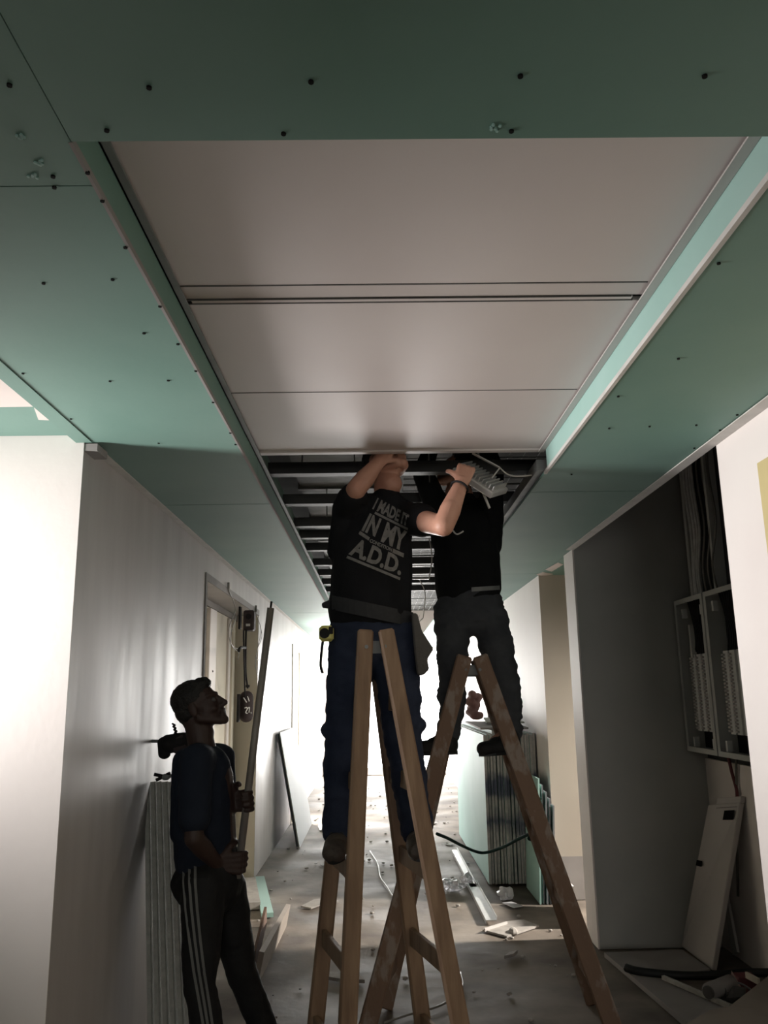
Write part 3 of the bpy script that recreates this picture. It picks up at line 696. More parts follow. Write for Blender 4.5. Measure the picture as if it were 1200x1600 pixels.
for sh_, el_, wr_ in ((s2L, s2L+V((-.10, -.02, .24)), s2L+V((-.02, -.10, .46))), (s2R, s2R+V((.02, -.1, .26)), s2R+V((-.06, -.2, .46)))):
    bd.cap(n2-V((0, 0, .07)), sh_, .07, .06); bd.cap(sh_, el_, .054, .043); bd.cap(el_, wr_, .044, .028)
    hand(bd, wr_, wr_-el_, (-0.3, -1, 0), (-1, 0, 0.2), (.4, .5, .4), .3)
for hp, kn, an in ((h2L, k2L, a2L), (h2R, k2R, a2R)):
    bd.cap(hp, kn, .07, .05); bd.cap(kn, an, .05, .036); bd.cap(an, an+V((-.1, 0, -.06)), .036, .03)
body2 = blob('body', bd, M['skin'], w2, 0.0055, 4); hairblob(L2, ax2, 1.0, body2); eyes(L2, ax2, 1.0, body2)
tr_ = MB()
tr_.cap(Bq(733, 930), Bq(733, 958), .172, .178, .72, (1, 0, 0))
for hp, kn, an in ((h2L, k2L, a2L), (h2R, k2R, a2R)):
    tr_.cap(hp, hp.lerp(kn, .5), .104, .092); tr_.cap(hp.lerp(kn, .5), kn, .092, .072); tr_.cap(kn, kn.lerp(an, .4), .074, .072); tr_.cap(kn.lerp(an, .4), an+V((0, 0, .0)), .072, .055)
    tr_.ell(an+V((0, 0, .02)), (.066, .066, .03)); tr_.ell(an+V((0, 0, .075)), (.065, .065, .025))
tr2 = blob('jeans', tr_, M['jeans'], w2, 0.009, 4, (0.018, 10, (1, 1, 2.2), 5.1))
st = MB()
st.cap(Bq(731, 922), Bq(730, 870), .178, .182, .74, (1, 0, 0)); st.cap(Bq(730, 870), Bq(727, 815), .182, .15, .72, (1, 0, 0))
st.cap(n2-V((0, 0, .08)), n2-V((0, 0, .02)), .08, .068)
for sh_, el_, wr_ in ((s2L, s2L+V((-.10, -.02, .24)), s2L+V((-.02, -.10, .44))), (s2R, s2R+V((.02, -.1, .26)), s2R+V((-.06, -.2, .44)))):
    st.cap(n2-V((0, 0, .085)), sh_, .085, .078); st.cap(sh_, el_, .078, .058); st.cap(el_, wr_, .056, .04)
    st.cap(sh_, sh_-V((0, 0, .15)), .075, .06)
sh2 = blob('top', st, M['shirt2'], w2, 0.009, 4, (0.010, 8, (1.2, 1, .8), 2.0))
bbv = bvh_of(sh2, tr2); g = band((737, 921), (781, 918), 0.022, off=0.006); g.build('belt', M['steel'], w2)
shoe('boot', f2L[0], f2L[1], (0, 0, 1), .048, w2, 'boot', cuff=0.09); shoe('boot', f2R[0], f2R[1], (0, 0, 1), .048, w2, 'boot', cuff=0.09)

# ---- youth at the left wall, holding the prop pole and looking up
YC = 3.78
w3 = empty('person', (-0.78, YC, 0), 'youth in navy top and striped track pants by the left wall, looking up', 'person')
Q = lambda u, v, y=YC: P(u, v, y)
sc3 = 0.98
bd = MB(); hc3 = Q(312, 1103)
L3, ax3 = head(bd, hc3, (0.93, -0.10, 0.36), (-0.36, 0.0, 0.93), sc3)
nk = Q(317, 1165); bd.cap(nk-V((0, 0, .02)), L3(-.035, -.05), .060, .056)
ch3 = Q(320, 1215); pel = Q(328, 1350)
bd.cap(pel, ch3, .12, .125, .85, (1, 0, 0)); bd.cap(ch3, nk-V((0, 0, .06)), .125, .08, .85, (1, 0, 0))
sN, sF = Q(306, 1190, 3.62), Q(344, 1185, 3.92)
polT, polB = Q(423, 950, 3.74), Q(371, 1372, 3.74)
def polat(v): return polB.lerp(polT, (1372-v)/(1372-950))
gF = polat(1255); gN = polat(1352)
eF = Q(352, 1280, 3.95); wF = gF+V((-0.095, 0.06, -0.02)); eN = Q(303, 1310, 3.56); wN = gN+V((-0.085, -0.055, 0.015))
bd.cap(nk-V((0, 0, .06)), sN, .07, .056); bd.cap(nk-V((0, 0, .06)), sF, .07, .056)
bd.cap(sN, eN, .046, .040); bd.cap(eN, eN.lerp(wN, .4), .040, .040); bd.cap(eN.lerp(wN, .4), wN, .040, .027)
bd.cap(sF, eF, .046, .039); bd.cap(eF, eF.lerp(wF, .4), .038, .038); bd.cap(eF.lerp(wF, .4), wF, .038, .028)
hand(bd, wF, (0.9, -0.25, 0.12), (0.25, -0.95, 0), (0, 0, 1), (0.75, 1.15, 0.9), 0.7, 1.18, 0.0)
hand(bd, wN, (0.9, 0.3, -0.05), (0.25, 0.95, 0), (0, 0, 1), (0.75, 1.15, 0.9), 0.7, 1.15, 0.0)
h3N, h3F = Q(318, 1385, 3.70), Q(350, 1390, 3.86)
k3N, k3F = Q(312, 1540, 3.64), Q(378, 1520, 3.88)
a3N = V((Q(335, 1600, 3.64).x+.01, 3.64, 0.10)); a3F = V((Q(405, 1600, 3.92).x+.03, 3.94, 0.10))
for hp, kn, an in ((h3N, k3N, a3N), (h3F, k3F, a3F)):
    bd.cap(hp, kn, .07, .048); bd.cap(kn, an, .046, .034); bd.cap(an, an+V((.1, -.02, -.05)), .034, .028)
body3 = blob('body', bd, M['skin_dark'], w3, 0.0052, 3); hairblob(L3, ax3, sc3, body3); eyes(L3, ax3, sc3, body3)
st = MB()
st.cap(Q(320, 1338), Q(318, 1260), .132, .134, 1.0, (1, 0, 0)); st.cap(Q(318, 1260), Q(320, 1205), .134, .118, 1.05, (1, 0, 0)); st.cap(Q(320, 1205), nk-V((0, 0, .055)), .118, .078, 1.0, (1, 0, 0))
st.cap(nk-V((0, 0, .075)), sN, .085, .074); st.cap(nk-V((0, 0, .075)), sF, .085, .070)
st.cap(sN, sN.lerp(eN, .75), .072, .066); st.cap(sF, sF.lerp(eF, .8), .068, .058)
st.cap(Q(290, 1190, 3.7), Q(285, 1300, 3.72), .06, .055)
blob('top', st, M['tee'], w3, 0.009, 4, (0.008, 8, (1.2, 1, .8), 7.0))
tr_ = MB()
tr_.cap(Q(326, 1345), Q(326, 1378), .135, .148, .95, (1, 0, 0)); tr_.ell(Q(300, 1380), (.085, .12, .10))
for hp, kn, an in ((h3N, k3N, a3N), (h3F, k3F, a3F)):
    tr_.cap(hp, hp.lerp(kn, .5), .098, .085); tr_.cap(hp.lerp(kn, .5), kn, .085, .066); tr_.cap(kn, an+V((0, 0, .02)), .066, .062)
tr3 = blob('track_pants', tr_, M['track'], w3, 0.009, 5, (0.010, 8, (1, 1, 1.5), 11.0))
bv3 = bvh_of(tr3)
for off in (0, 9, 18):
    path = [(287+off, 1342), (287+off, 1380), (290+off, 1420), (296+off*.95, 1470), (303+off*.9, 1520), (312+off*.85, 1570), (318+off*.8, 1605), (322+off*.8, 1640), (326+off*.8, 1690)]
    pts = []
    for i in range(len(path)-1):
        for k in range(5):
            t = k/5; u = path[i][0]*(1-t)+path[i+1][0]*t; v = path[i][1]*(1-t)+path[i+1][1]*t
            d = ray(u, v); h = bv3.ray_cast(CP, d)
            if h[0] is not None: pts.append(h[0]-d*.003)
    g = MB()
    for i in range(len(pts)-1):
        g.add([pts[i]-V((.0055, 0, 0)), pts[i]+V((.0055, 0, 0)), pts[i+1]+V((.0055, 0, 0)), pts[i+1]-V((.0055, 0, 0))], [(0, 1, 2, 3)])
    g.build('stripe', M['stripe'], tr3)
for an in (a3N, a3F):
    shoe('shoe', an+V((-.07, .01, -.10)), an+V((.20, -.02, -.10)), (0, 0, 1), .046, w3, 'boot')
pl = empty('prop_pole', polB, 'long grey metal pole leaning beside the doorway in the youth\'s hands', 'pole')
b = MB(); b.tube([polB, polT], .0165, 14); b.build('tube', M['pole'], pl, smooth=True)
b = MB(); b.tube([polT, polT+(polT-polB).normalized()*.03], .005, 8); b.build('tip', M['black'], pl)
ORD = ['first', 'second', 'third', 'fourth', 'fifth', 'sixth', 'seventh', 'eighth', 'ninth', 'tenth', 'eleventh', 'twelfth', 'thirteenth', 'fourteenth', 'fifteenth', 'sixteenth', 'seventeenth', 'eighteenth', 'nineteenth', 'twentieth', 'twenty-first', 'twenty-second', 'twenty-third', 'twenty-fourth', 'twenty-fifth']
# ================================================================== OTHER THINGS
# LED floodlight in the worker's hand at the panel edge
fl = empty('floodlight', P(748, 745, 3.60), 'cast aluminium floodlight with a white bracket held beside the raised hand', 'floodlight')
c0 = P(750, 750, 3.62); ex = (P(783, 776, 3.58)-P(716, 733, 3.66)).normalized(); ey = V((0.15, 0.75, 0.55)); ey = (ey-ex*ey.dot(ex)).normalized(); ez = ex.cross(ey)
if ez.z > 0: ez = -ez
def ob(bb, a0, a1, b0, b1, d0, d1):
    bb.hexa([c0+ex*x+ey*y+ez*z for z in (d0, d1) for x, y in ((a0, b0), (a1, b0), (a1, b1), (a0, b1))])
b = MB(); ob(b, -.115, .115, -.075, .075, -.012, .02); b.build('housing', M['alu'], fl, bevel=.005)
b = MB(); ob(b, -.10, .10, -.06, .06, .0202, .0225); b.build('glass', M['breaker'], fl)
for k in range(11):
    b = MB(); x = -.10+k*.02; ob(b, x-.003, x+.003, -.06, .06, -.035, -.0122); b.build('cooling_fin', M['alu'], fl)
b = MB(); pA = P(757, 717, 3.62); pB_ = P(781, 731, 3.60); pC = P(768, 748, 3.60)
b.bar(P(738, 708, 3.6), pB_, .018, .006, (0, 1, 0)); b.bar(pB_, pC, .018, .006, (0, 1, 0)); b.build('bracket', M['wwire'], fl, bevel=.001)
b = MB(); b.tube([pB_, P(795, 742, 3.62), P(815, 744, 3.64), P(840, 741, 3.66)], .0035, 8); b.build('cable', M['wwire'], fl, smooth=True)
b = MB(); b.tube([P(755, 770, 3.62), P(760, 782, 3.62), P(765, 794, 3.63)], .006, 8); b.build('cable', M['gwire'], fl, smooth=True)

# boxes hanging at the doorway
lb = empty('junction_box', PX(392, 1040, XL), 'brown junction box pair hanging on black cables in front of the cream doorway boards', 'junction box')
def yX(u, v, x): return PX(u, v, x)
XH = XL+0.03
c = yX(390, 970, XH); d = yX(385, 1104, XH)
def pbox(bb, c, hx, hy, hz): return bb.box(c.x-hx, c.x+hx, c.y-hy, c.y+hy, c.z-hz, c.z+hz)
pbox(MB(), c, .045, .06, .085).build('box', M['brownbox'], lb, bevel=.012)
b = MB(); b.box(c.x-.045, c.x-.028, c.y-.30, c.y-.24, c.z-.09, c.z+.09); b.build('back_plate', M['black'], lb)
b = MB(); b.box(c.x-.02, c.x+.015, c.y-.064, c.y-.0602, c.z-.05, c.z-.03); b.build('terminal', M['wwire'], lb)
b = MB(); b.disc((c.x, c.y-.0602, c.z+.03), (0, -1, 0), .024, .006, 12); b.build('knockout', M['black'], lb)
b = MB(); b.tube([c+V((-.02, -.05, -.08)), yX(384, 1010, XH), yX(384, 1050, XH), yX(387, 1075, XH)], .008, 8); b.tube([c+V((-.04, -.05, -.08)), yX(381, 1010, XH), yX(383, 1090, XH)], .007, 8)
b.build('cable', M['black'], lb, smooth=True)
b = MB(); b.tube([yX(383, 1012, XH), yX(376, 1012, XH), yX(373, 1017, XH)], .012, 6); b.build('cable_clip', M['black'], lb); MB().disc(yX(387, 1074, XH), (0, 0, 1), .016, .02, 8).build('cable_clip', M['black'], lb)
b = MB(); b.cap(d+V((0, 0, .075)), d-V((0, 0, .075)), .056, .056, .9, (1, 0, 0)); hb = b.build('lower_box', M['brownbox'], lb, smooth=True)
b = MB(); b.box(d.x-.062, d.x-.045, d.y-.10, d.y-.04, d.z-.12, d.z+.10); b.build('back_plate', M['black'], lb)
bvh = bvh_of(hb)
def mark(pts):
    o = []
    for u, v in pts:
        h = bvh.ray_cast(CP, ray(u, v)); o.append((h[0] if h[0] is not None else yX(u, v, XH+.04))-ray(u, v)*.003)
    return o
b = MB()
def X_(x, y): return (340+x/6.4, 890+y/6.4)
for st_ in ([(258, 1280), (290, 1328)], [(298, 1268), (316, 1318)], [(270, 1385), (290, 1378), (296, 1395), (280, 1430), (300, 1438)], [(300, 1392), (318, 1378), (312, 1432)], [(332, 1425), (336, 1440)]):
    MB().tube(mark([X_(*p) for p in st_]), .0045, 5).build('marker_stroke', M['mark'], hb)
for n_, pts in enumerate(([(357, 910), (357, 922), (365, 940), (367, 955), (358, 980), (359, 1000), (366, 1012), (376, 1013)], [(357, 922), (363, 935), (369, 960), (362, 985), (362, 1008), (373, 1020), (371, 1030)],
             [(400, 946), (400, 958), (406, 975), (409, 995), (402, 1015), (401, 1030), (408, 1031)], [(400, 958), (408, 985), (403, 1010), (399, 1035), (402, 1055)])):
    b = MB(); b.tube([yX(u, v, XL+.012) for u, v in pts], .0035 if n_ < 2 else .003, 6)
    if pts[0][1] in (910, 946): b.tube([yX(pts[0][0], pts[0][1], XL+.012), yX(pts[1][0], pts[1][1]-2, XL+.012)], .009, 6)
    o = b.build('loose_wire', M['wire'], None, smooth=True)
    tag(o, ['grey wire looping from the wall above the left end of the cream doorway', 'second grey wire twisted with the first and curling to a free end over the doorway',
            'thin wire hanging between the junction box and the pole', 'thinner wire dropping lowest beside the pole'][n_], 'wire', 'loose wires at the doorway')

# bundle of metal tracks leaning against the left wall behind the youth
yb0 = 3.95
for i in range(9):
    u0 = 228+i*9.2
    top = PX(u0, 1222-i*0.5, XL+.06); y = top.y
    p0 = V((XL+.10+.012*i, y-0.16+0.02*i, 0.0)); 
    ttop = V((top.x+.01*i, y, top.z)); ttop = P(u0+4, 1222, 4.15-0.03*i)
    p0 = P(190+i*16+150*0, 1700, 3.55)
    foot = V((ttop.x+.13+.006*i, ttop.y-.22, 0.002))
    b = MB(); b.bar(foot, ttop, .026, .05, (1, 0, 0)); b.bar(foot+V((.0, -.03, 0)), ttop+V((0, -.03, 0)), .018, .008, (1, 0, 0))
    o = b.build('board_strip', M['board_edge'])
    tag(o, '%s pale grey strip from the left in the bundle leaning behind the youth' % ORD[i], 'board strip', 'strips leaning behind the youth')
# pliers resting on the bundle
pp = empty('pliers', P(256, 1216, 4.08), 'small black pliers lying on top of the strips behind the youth', 'pliers')
b = MB(); b.tube([P(241, 1210, 4.06), P(255, 1213, 4.06), P(262, 1217, 4.06)], .008, 8); b.tube([P(244, 1219, 4.06), P(254, 1214, 4.06), P(266, 1208, 4.06)], .008, 8); b.build('handle', M['black'], pp, smooth=True)
b = MB(); b.ell(P(259, 1214, 4.06), (.022, .012, .016)); b.tube([P(262, 1214, 4.06), P(272, 1211, 4.06)], .009, 8, 0, .004); b.build('jaws', M['steel'], pp, smooth=True)
# rotary drill on the wall
dl = empty('drill', P(268, 1160, 4.1), 'dark cordless drill with its bit pointing up, hung on the wall behind the youth', 'drill')
D_ = lambda u, v: P(u, v, 4.10)
b = MB(); b.cap(D_(262, 1163), D_(288, 1158), .045, .042, .8, (0, 0, 1)); b.build('motor_body', M['black'], dl, smooth=True)
b = MB(); p, q = D_(270, 1166), D_(292, 1158); b.bar(p, q, .075, .06, (0, 0, 1)); b.build('gearbox', M['brownbox'], dl, bevel=.008)
b = MB(); b.cap(D_(257, 1160), D_(257, 1178), .034, .030, .8, (1, 0, 0)); b.build('battery', M['black'], dl, smooth=True)
b = MB(); b.disc(D_(277, 1152), (-.1, 0, 1), .018, .02, 12); b.build('chuck', M['black'], dl, smooth=True)
b = MB()
for k in range(26):
    t = k/25; c_ = D_(277, 1152).lerp(D_(271, 1131), t); an = t*9*math.pi
    b.ell(c_+V((math.cos(an)*.004, math.sin(an)*.004, 0)), (.007*(1-t*.3), .007*(1-t*.3), .005), n=6)
b.build('drill_bit', M['black'], dl)
b = MB(); b.tube([V((XL-.002, 4.12, D_(262, 1158).z)), D_(262, 1158)], .008, 8); b.build('wall_hook', M['steel'], dl)

# leaning boards on the left, far
def lean_board(name, x_top, y0, y1, x_foot, h, th, mt, label, cat, group=None, edge='board_edge'):
    n = V((h, 0, (x_foot-x_top)*-1)); a = V((x_top-x_foot, 0, h)).normalized(); nn = V((a.z, 0, -a.x)) if x_foot > x_top else V((-a.z, 0, a.x))
    p = [V((x_foot, y0, 0)), V((x_foot, y1, 0)), V((x_top, y1, h)), V((x_top, y0, h))]
    q = [v-nn*th for v in p]
    lift = max(0, -min(v.z for v in q)); p = [v+V((0, 0, lift)) for v in p]; q = [v+V((0, 0, lift)) for v in q]
    b = MB(); b.add(p, [(0, 1, 2, 3)], 0); b.add(p+q, [(4, 7, 6, 5), (0, 4, 5, 1), (1, 5, 6, 2), (2, 6, 7, 3), (3, 7, 4, 0)], 1)
    o = b.build(name, [M[mt], M[edge]]); return tag(o, label, cat, group)
M['pale'] = mat('pale_blue_board', (0.40, 0.435, 0.46), 0.65, (0.45, 0.48, 0.50), 2, .6)
M['darkedge'] = mat('dark_edge', (0.15, 0.16, 0.175), 0.7)
lean_board('gypsum_sheet', XL+.05, 9.12, 10.8, -.82, 1.17, .012, 'pale', 'pale blue-white sheet leaning on the bright left wall beyond the doorway', 'board')
lean_board('gypsum_sheet', XL+.025, 9.16, 10.75, -.845, 1.15, .014, 'darkedge', 'dark-edged sheet leaning behind the pale sheet on the left wall', 'board', edge='darkedge')
b = MB(); b.bar(PZ(503, 1297, .01), PX(488, 1262, -.98), .05, .01, (0, 1, 0)); tag(b.build('metal_offcut', M['alu']), 'short bright metal offcut propped at the far end of the leaning sheet', 'offcut')

# board stack on the right
sx0, sx1, sy0, sy1 = .905, 1.345, 7.22, 9.7
x = sx0; i = 0
cols = ['green_face', 'tile']
while x < sx1-.012:
    th = .019 if i % 3 else .023; y0 = sy0+random.uniform(-.012, .012); h = 1.21+random.uniform(-.012, .012)
    if i in (3, 4, 9): h += .02
    b = MB()
    b.add([(x, y0, 0.02), (x, sy1, 0.02), (x, sy1, h), (x, y0, h)], [(0, 1, 2, 3)], 0)
    b.add([(x, y0, .02), (x, sy1, .02), (x, sy1, h), (x, y0, h), (x+th, y0, .02), (x+th, sy1, .02), (x+th, sy1, h), (x+th, y0, h)], [(4, 7, 6, 5), (0, 4, 5, 1), (1, 5, 6, 2), (2, 6, 7, 3), (3, 7, 4, 0)], 1)
    o = b.build('gypsum_board', [M['green_face'], M['blue_edge']])
    if i == 0: tag(o, 'leftmost pale green board of the tall stack on edge by the right wall', 'board', 'tall board stack')
    else: tag(o, '%s board from the left in the tall stack with blue spray on its edges' % ORD[i], 'board', 'tall board stack')
    x += th+random.choice((.003, .005, .011, .006)); i += 1
b = MB(); b.box(sx0, sx1, sy0+.1, sy0+.18, 0, .0195); b.box(sx0, sx1, sy1-.3, sy1-.2, 0, .0195); tag(b.build('batten', M['brownplank']), 'low wooden batten carrying the tall board stack', 'batten')
# slabs lying over the stack top
zt_ = 1.245
b = MB(); b.hexa([(sx0-.01, 7.3, zt_), (1.3, 7.25, zt_), (1.3, 8.2, zt_+.02), (sx0-.01, 8.5, zt_+.02), (sx0-.01, 7.3, zt_+.014), (1.3, 7.25, zt_+.014), (1.3, 8.2, zt_+.034), (sx0-.01, 8.5, zt_+.034)])
tag(b.build('broken_board', M['dado']), 'broken grey board lying flat on the tall stack', 'board')
b = MB(); b.hexa([(1.0, 7.7, zt_+.036), (1.33, 7.6, zt_+.036), (1.33, 8.2, zt_+.06), (1.05, 8.3, zt_+.06), (1.0, 7.7, zt_+.05), (1.33, 7.6, zt_+.05), (1.33, 8.2, zt_+.074), (1.05, 8.3, zt_+.074)])
tag(b.build('broken_board', M['board_edge']), 'smaller pale offcut on top of the broken grey board', 'board')
b = MB(); cb = V((1.12, 8.45, zt_+.04)); b.box(cb.x, cb.x+.1, cb.y, cb.y+.1, cb.z, cb.z+.13); tag(b.build('carton', M['card'], bevel=.006), 'small brown carton on the tall stack', 'carton')
# heap of cloth on the stack (maroon)
b = MB(); p = V((.96, 8.35, zt_+.06))
for k in range(7): b.ell(p+V((random.uniform(-.04, .05), random.uniform(-.1, .1), .03+.035*k)), (.07-.004*k, .08, .045))
o = blob('jacket', b, M['maroon'], None, .012, 3, (.02, 12)); tag(o, 'maroon jacket heaped on the tall stack behind the ladder rail', 'jacket')
# short stack
for i in range(5):
    x0 = 1.205+i*.026; y0 = 6.62+.01*(i % 2); h = .90-.05*i
    lean_board('gypsum_board', x0+.035, y0, 7.18, x0, h, .0125, 'green_face',
               ['mint green face board in front of the short stack by the right wall', 'second board of the short stack', 'third board of the short stack', 'fourth board of the short stack', 'fifth board of the short stack, nearest the wall'][i], 'board', 'short board stack', edge='darkedge' if i else 'green_face')
b = MB(); b.bar((1.325, 5.95, 0.001), (1.325, 6.6, .001), .01, .16, (1, 0, 0)); 
b = MB(); b.box(1.315, 1.328, 5.98, 6.55, 0, .26); tag(b.build('white_offcut', M['white']), 'white board offcut standing on edge before the short stack', 'offcut')
# green hose between ladder and stack
b = MB(); b.tube([P(683, 1303, 4.6), P(700, 1310, 4.9), P(723, 1322, 5.2), P(745, 1331, 5.4), P(760, 1332, 5.4), P(785, 1324, 5.2), P(812, 1310, 4.9), P(828, 1304, 4.75), P(834, 1312, 4.7), P(826, 1310, 4.7), P(836, 1303, 4.7)], .009, 8)
tag(b.build('rope', M['hose'], smooth=True), 'dark green cord strung between the rails of the far ladder', 'rope')

# floor pieces
p, q = PZ(710, 1328, .03), PZ(768, 1438, .03)
mid = p.lerp(q, .58)
cs = empty('metal_stud', p, 'long silver metal stud lying on the floor before the tall stack', 'metal stud')
d_ = (q-p).normalized(); n_ = V((d_.y, -d_.x, 0))
for a, c_, wd in ((p, mid+d_*.1, .05), (mid-d_*.02, q, .075)):
    b = MB(); b.bar(a, c_, wd, .003, n_); b.bar(a-n_*wd/2+V((0, 0, .012)), c_-n_*wd/2+V((0, 0, .012)), .027, .003, (0, 0, 1)); b.bar(a+n_*wd/2-V((0, 0, .012)), c_+n_*wd/2-V((0, 0, .012)), .027, .003, (0, 0, 1))
    b.build('profile', M['alu'], cs)
b = MB(); slabpoly(b, [(v.x, v.y) for v in [PZ(*t, 0) for t in ((754, 1456), (792, 1466), (842, 1449), (818, 1440), (790, 1443))]], .002, .014)
o = b.build('board_scrap', [M['rubble']]); tag(o, 'flat broken board scrap on the floor between the ladder and the grey partition', 'scrap')
b = MB(); b.bar(PZ(757, 1453, .02), PZ(792, 1442, .02), .02, .012, (0, 0, 1)); tag(b.build('batten_offcut', M['enam']), 'thin pale offcut lying across the broken board scrap', 'offcut')
b = MB(); c_ = PZ(802, 1455, .02); b.ell(c_, (.03, .05, .022), n=7); tag(b.build('plaster_lump', M['rubble']), 'small plaster lump on the broken board scrap', 'lump')
def crumple(name, u, v, rx, ry, rz, mt, label, cat, seed):
    b = MB(); c_ = PZ(u, v, 0); b.ell((c_.x, c_.y, rz*.75), (rx, ry, rz), n=24)
    o = b.build(name, M[mt], None)
    for vv in o.data.vertices:
        k = noise.noise(V((vv.co.x*28, vv.co.y*22, vv.co.z*28+seed))); dd = (vv.co-V((c_.x, c_.y, rz*.6))); vv.co += dd*k*.7
        vv.co.z = max(vv.co.z, .002)
    return tag(o, label, cat)
crumple('plastic_bag', 706, 1391, .085, .08, .05, 'plastic_bag', 'crumpled white plastic bag on the floor left of the metal stud', 'plastic bag', 3)
crumple('plastic_bag', 729, 1383, .045, .05, .05, 'plastic_bag', 'smaller white plastic bag touching the metal stud', 'plastic bag', 8)
crumple('paper_scrap', 790, 1405, .06, .07, .05, 'plastic_bag', 'crumpled white paper on the floor in front of the tall stack', 'paper', 5)
b = MB(); b.bar(PZ(792, 1410, .01), PZ(810, 1417, .01), .08, .006, (1, 0, 0)); tag(b.build('plastic_strip', M['plastic_bag']), 'flat white plastic strip beside the crumpled paper', 'strip')
b = MB(); slabpoly(b, [(v.x, v.y) for v in [PZ(*t, 0) for t in ((470, 1418), (486, 1421), (503, 1415), (530, 1411), (520, 1404), (490, 1408))]], .002, .012)
tag(b.build('board_scrap', M['rubble']), 'broken board scrap on the floor left of the near ladder', 'scrap')
b = MB(); slabpoly(b, [(v.x, v.y) for v in [PZ(*t, 0) for t in ((508, 1531), (535, 1536), (570, 1537), (560, 1525), (512, 1524))]], .002, .02)
tag(b.build('board_scrap', M['rubble']), 'board scrap under the left rails of the near ladder', 'scrap')
b = MB(); slabpoly(b, [(v.x, v.y) for v in [PZ(*t, 0) for t in ((788, 1499), (796, 1493), (809, 1490), (802, 1496))]], .002, .02)
tag(b.build('board_scrap', M['rubble']), 'tiny dark scrap alone on the floor right of the ladders', 'scrap')
# wooden planks near the youth
b = MB(); b.bar(PZ(398, 1500, .04), PZ(415, 1430, .16)+V((0, 0, 0)), .11, .016, (0, 0, 1)); tag(b.build('plank', M['brownplank']), 'dark splintered plank on edge beside the youth\'s leg', 'plank')
p, q = PZ(404, 1512, .10), PZ(447, 1432, .06)
b = MB(); b.bar(p, q, .16, .03, (0.2, 0.1, 1)); tag(b.build('plank', M['card']), 'pale plank lying tilted in front of the dark plank', 'plank')
b = MB(); b.bar(PZ(405, 1372, .02), PZ(418, 1430, .02), .085, .03, (1, 0, 0)); tag(b.build('board_strip', M['green_face']), 'pale mint board strip on the floor along the doorway step', 'strip')
b = MB(); b.bar(PZ(386, 1376, .03), PZ(392, 1416, .03), .14, .05, (1, 0, 0)); tag(b.build('rubble_step', M['rubble']), 'rough rubble block at the foot of the doorway', 'rubble')
b = MB(); c1 = [PZ(*t, .008) for t in ((578, 1330), (590, 1350), (594, 1370), (604, 1385), (618, 1408))]; b.tube(c1, .006, 6); tag(b.build('floor_cable', M['wwire'], smooth=True), 'thin white cable winding over the floor behind the near ladder', 'cable')
b = MB(); c1 = [PZ(*t, .008) for t in ((600, 1598), (640, 1585), (690, 1570), (722, 1545), (720, 1520))]; b.tube(c1, .006, 6); tag(b.build('floor_cable', M['wire'], smooth=True), 'grey cable curving over the floor at the near ladder\'s right foot', 'cable')
b = MB()
for k in range(220):
    y = random.uniform(4.2, 15); x = random.uniform(-1.0, 1.25); s_ = random.uniform(.004, .016)*(1+.03*y)
    b.ell((x, y, s_*.3), (s_, s_*random.uniform(.5, 1.4), s_*.5), n=5)
ru = b.build('rubble', M['rubble']); tag(ru, 'small plaster crumbs scattered over the corridor floor', 'rubble', kind='stuff')
b = MB()
for k in range(26):
    y = random.uniform(8, 15); x = random.uniform(-.7, .9); s_ = random.uniform(.015, .06); a = random.uniform(0, 6)
    slabpoly(b, [(x+s_*math.cos(a+t)*random.uniform(.6, 1.3), y+s_*1.6*math.sin(a+t)) for t in (0, 1.2, 2.4, 3.6, 5)], .004, .008)
ru = b.build('film_scraps', M['rubble']); tag(ru, 'torn plastic and paper scraps littering the far floor', 'litter', kind='stuff')

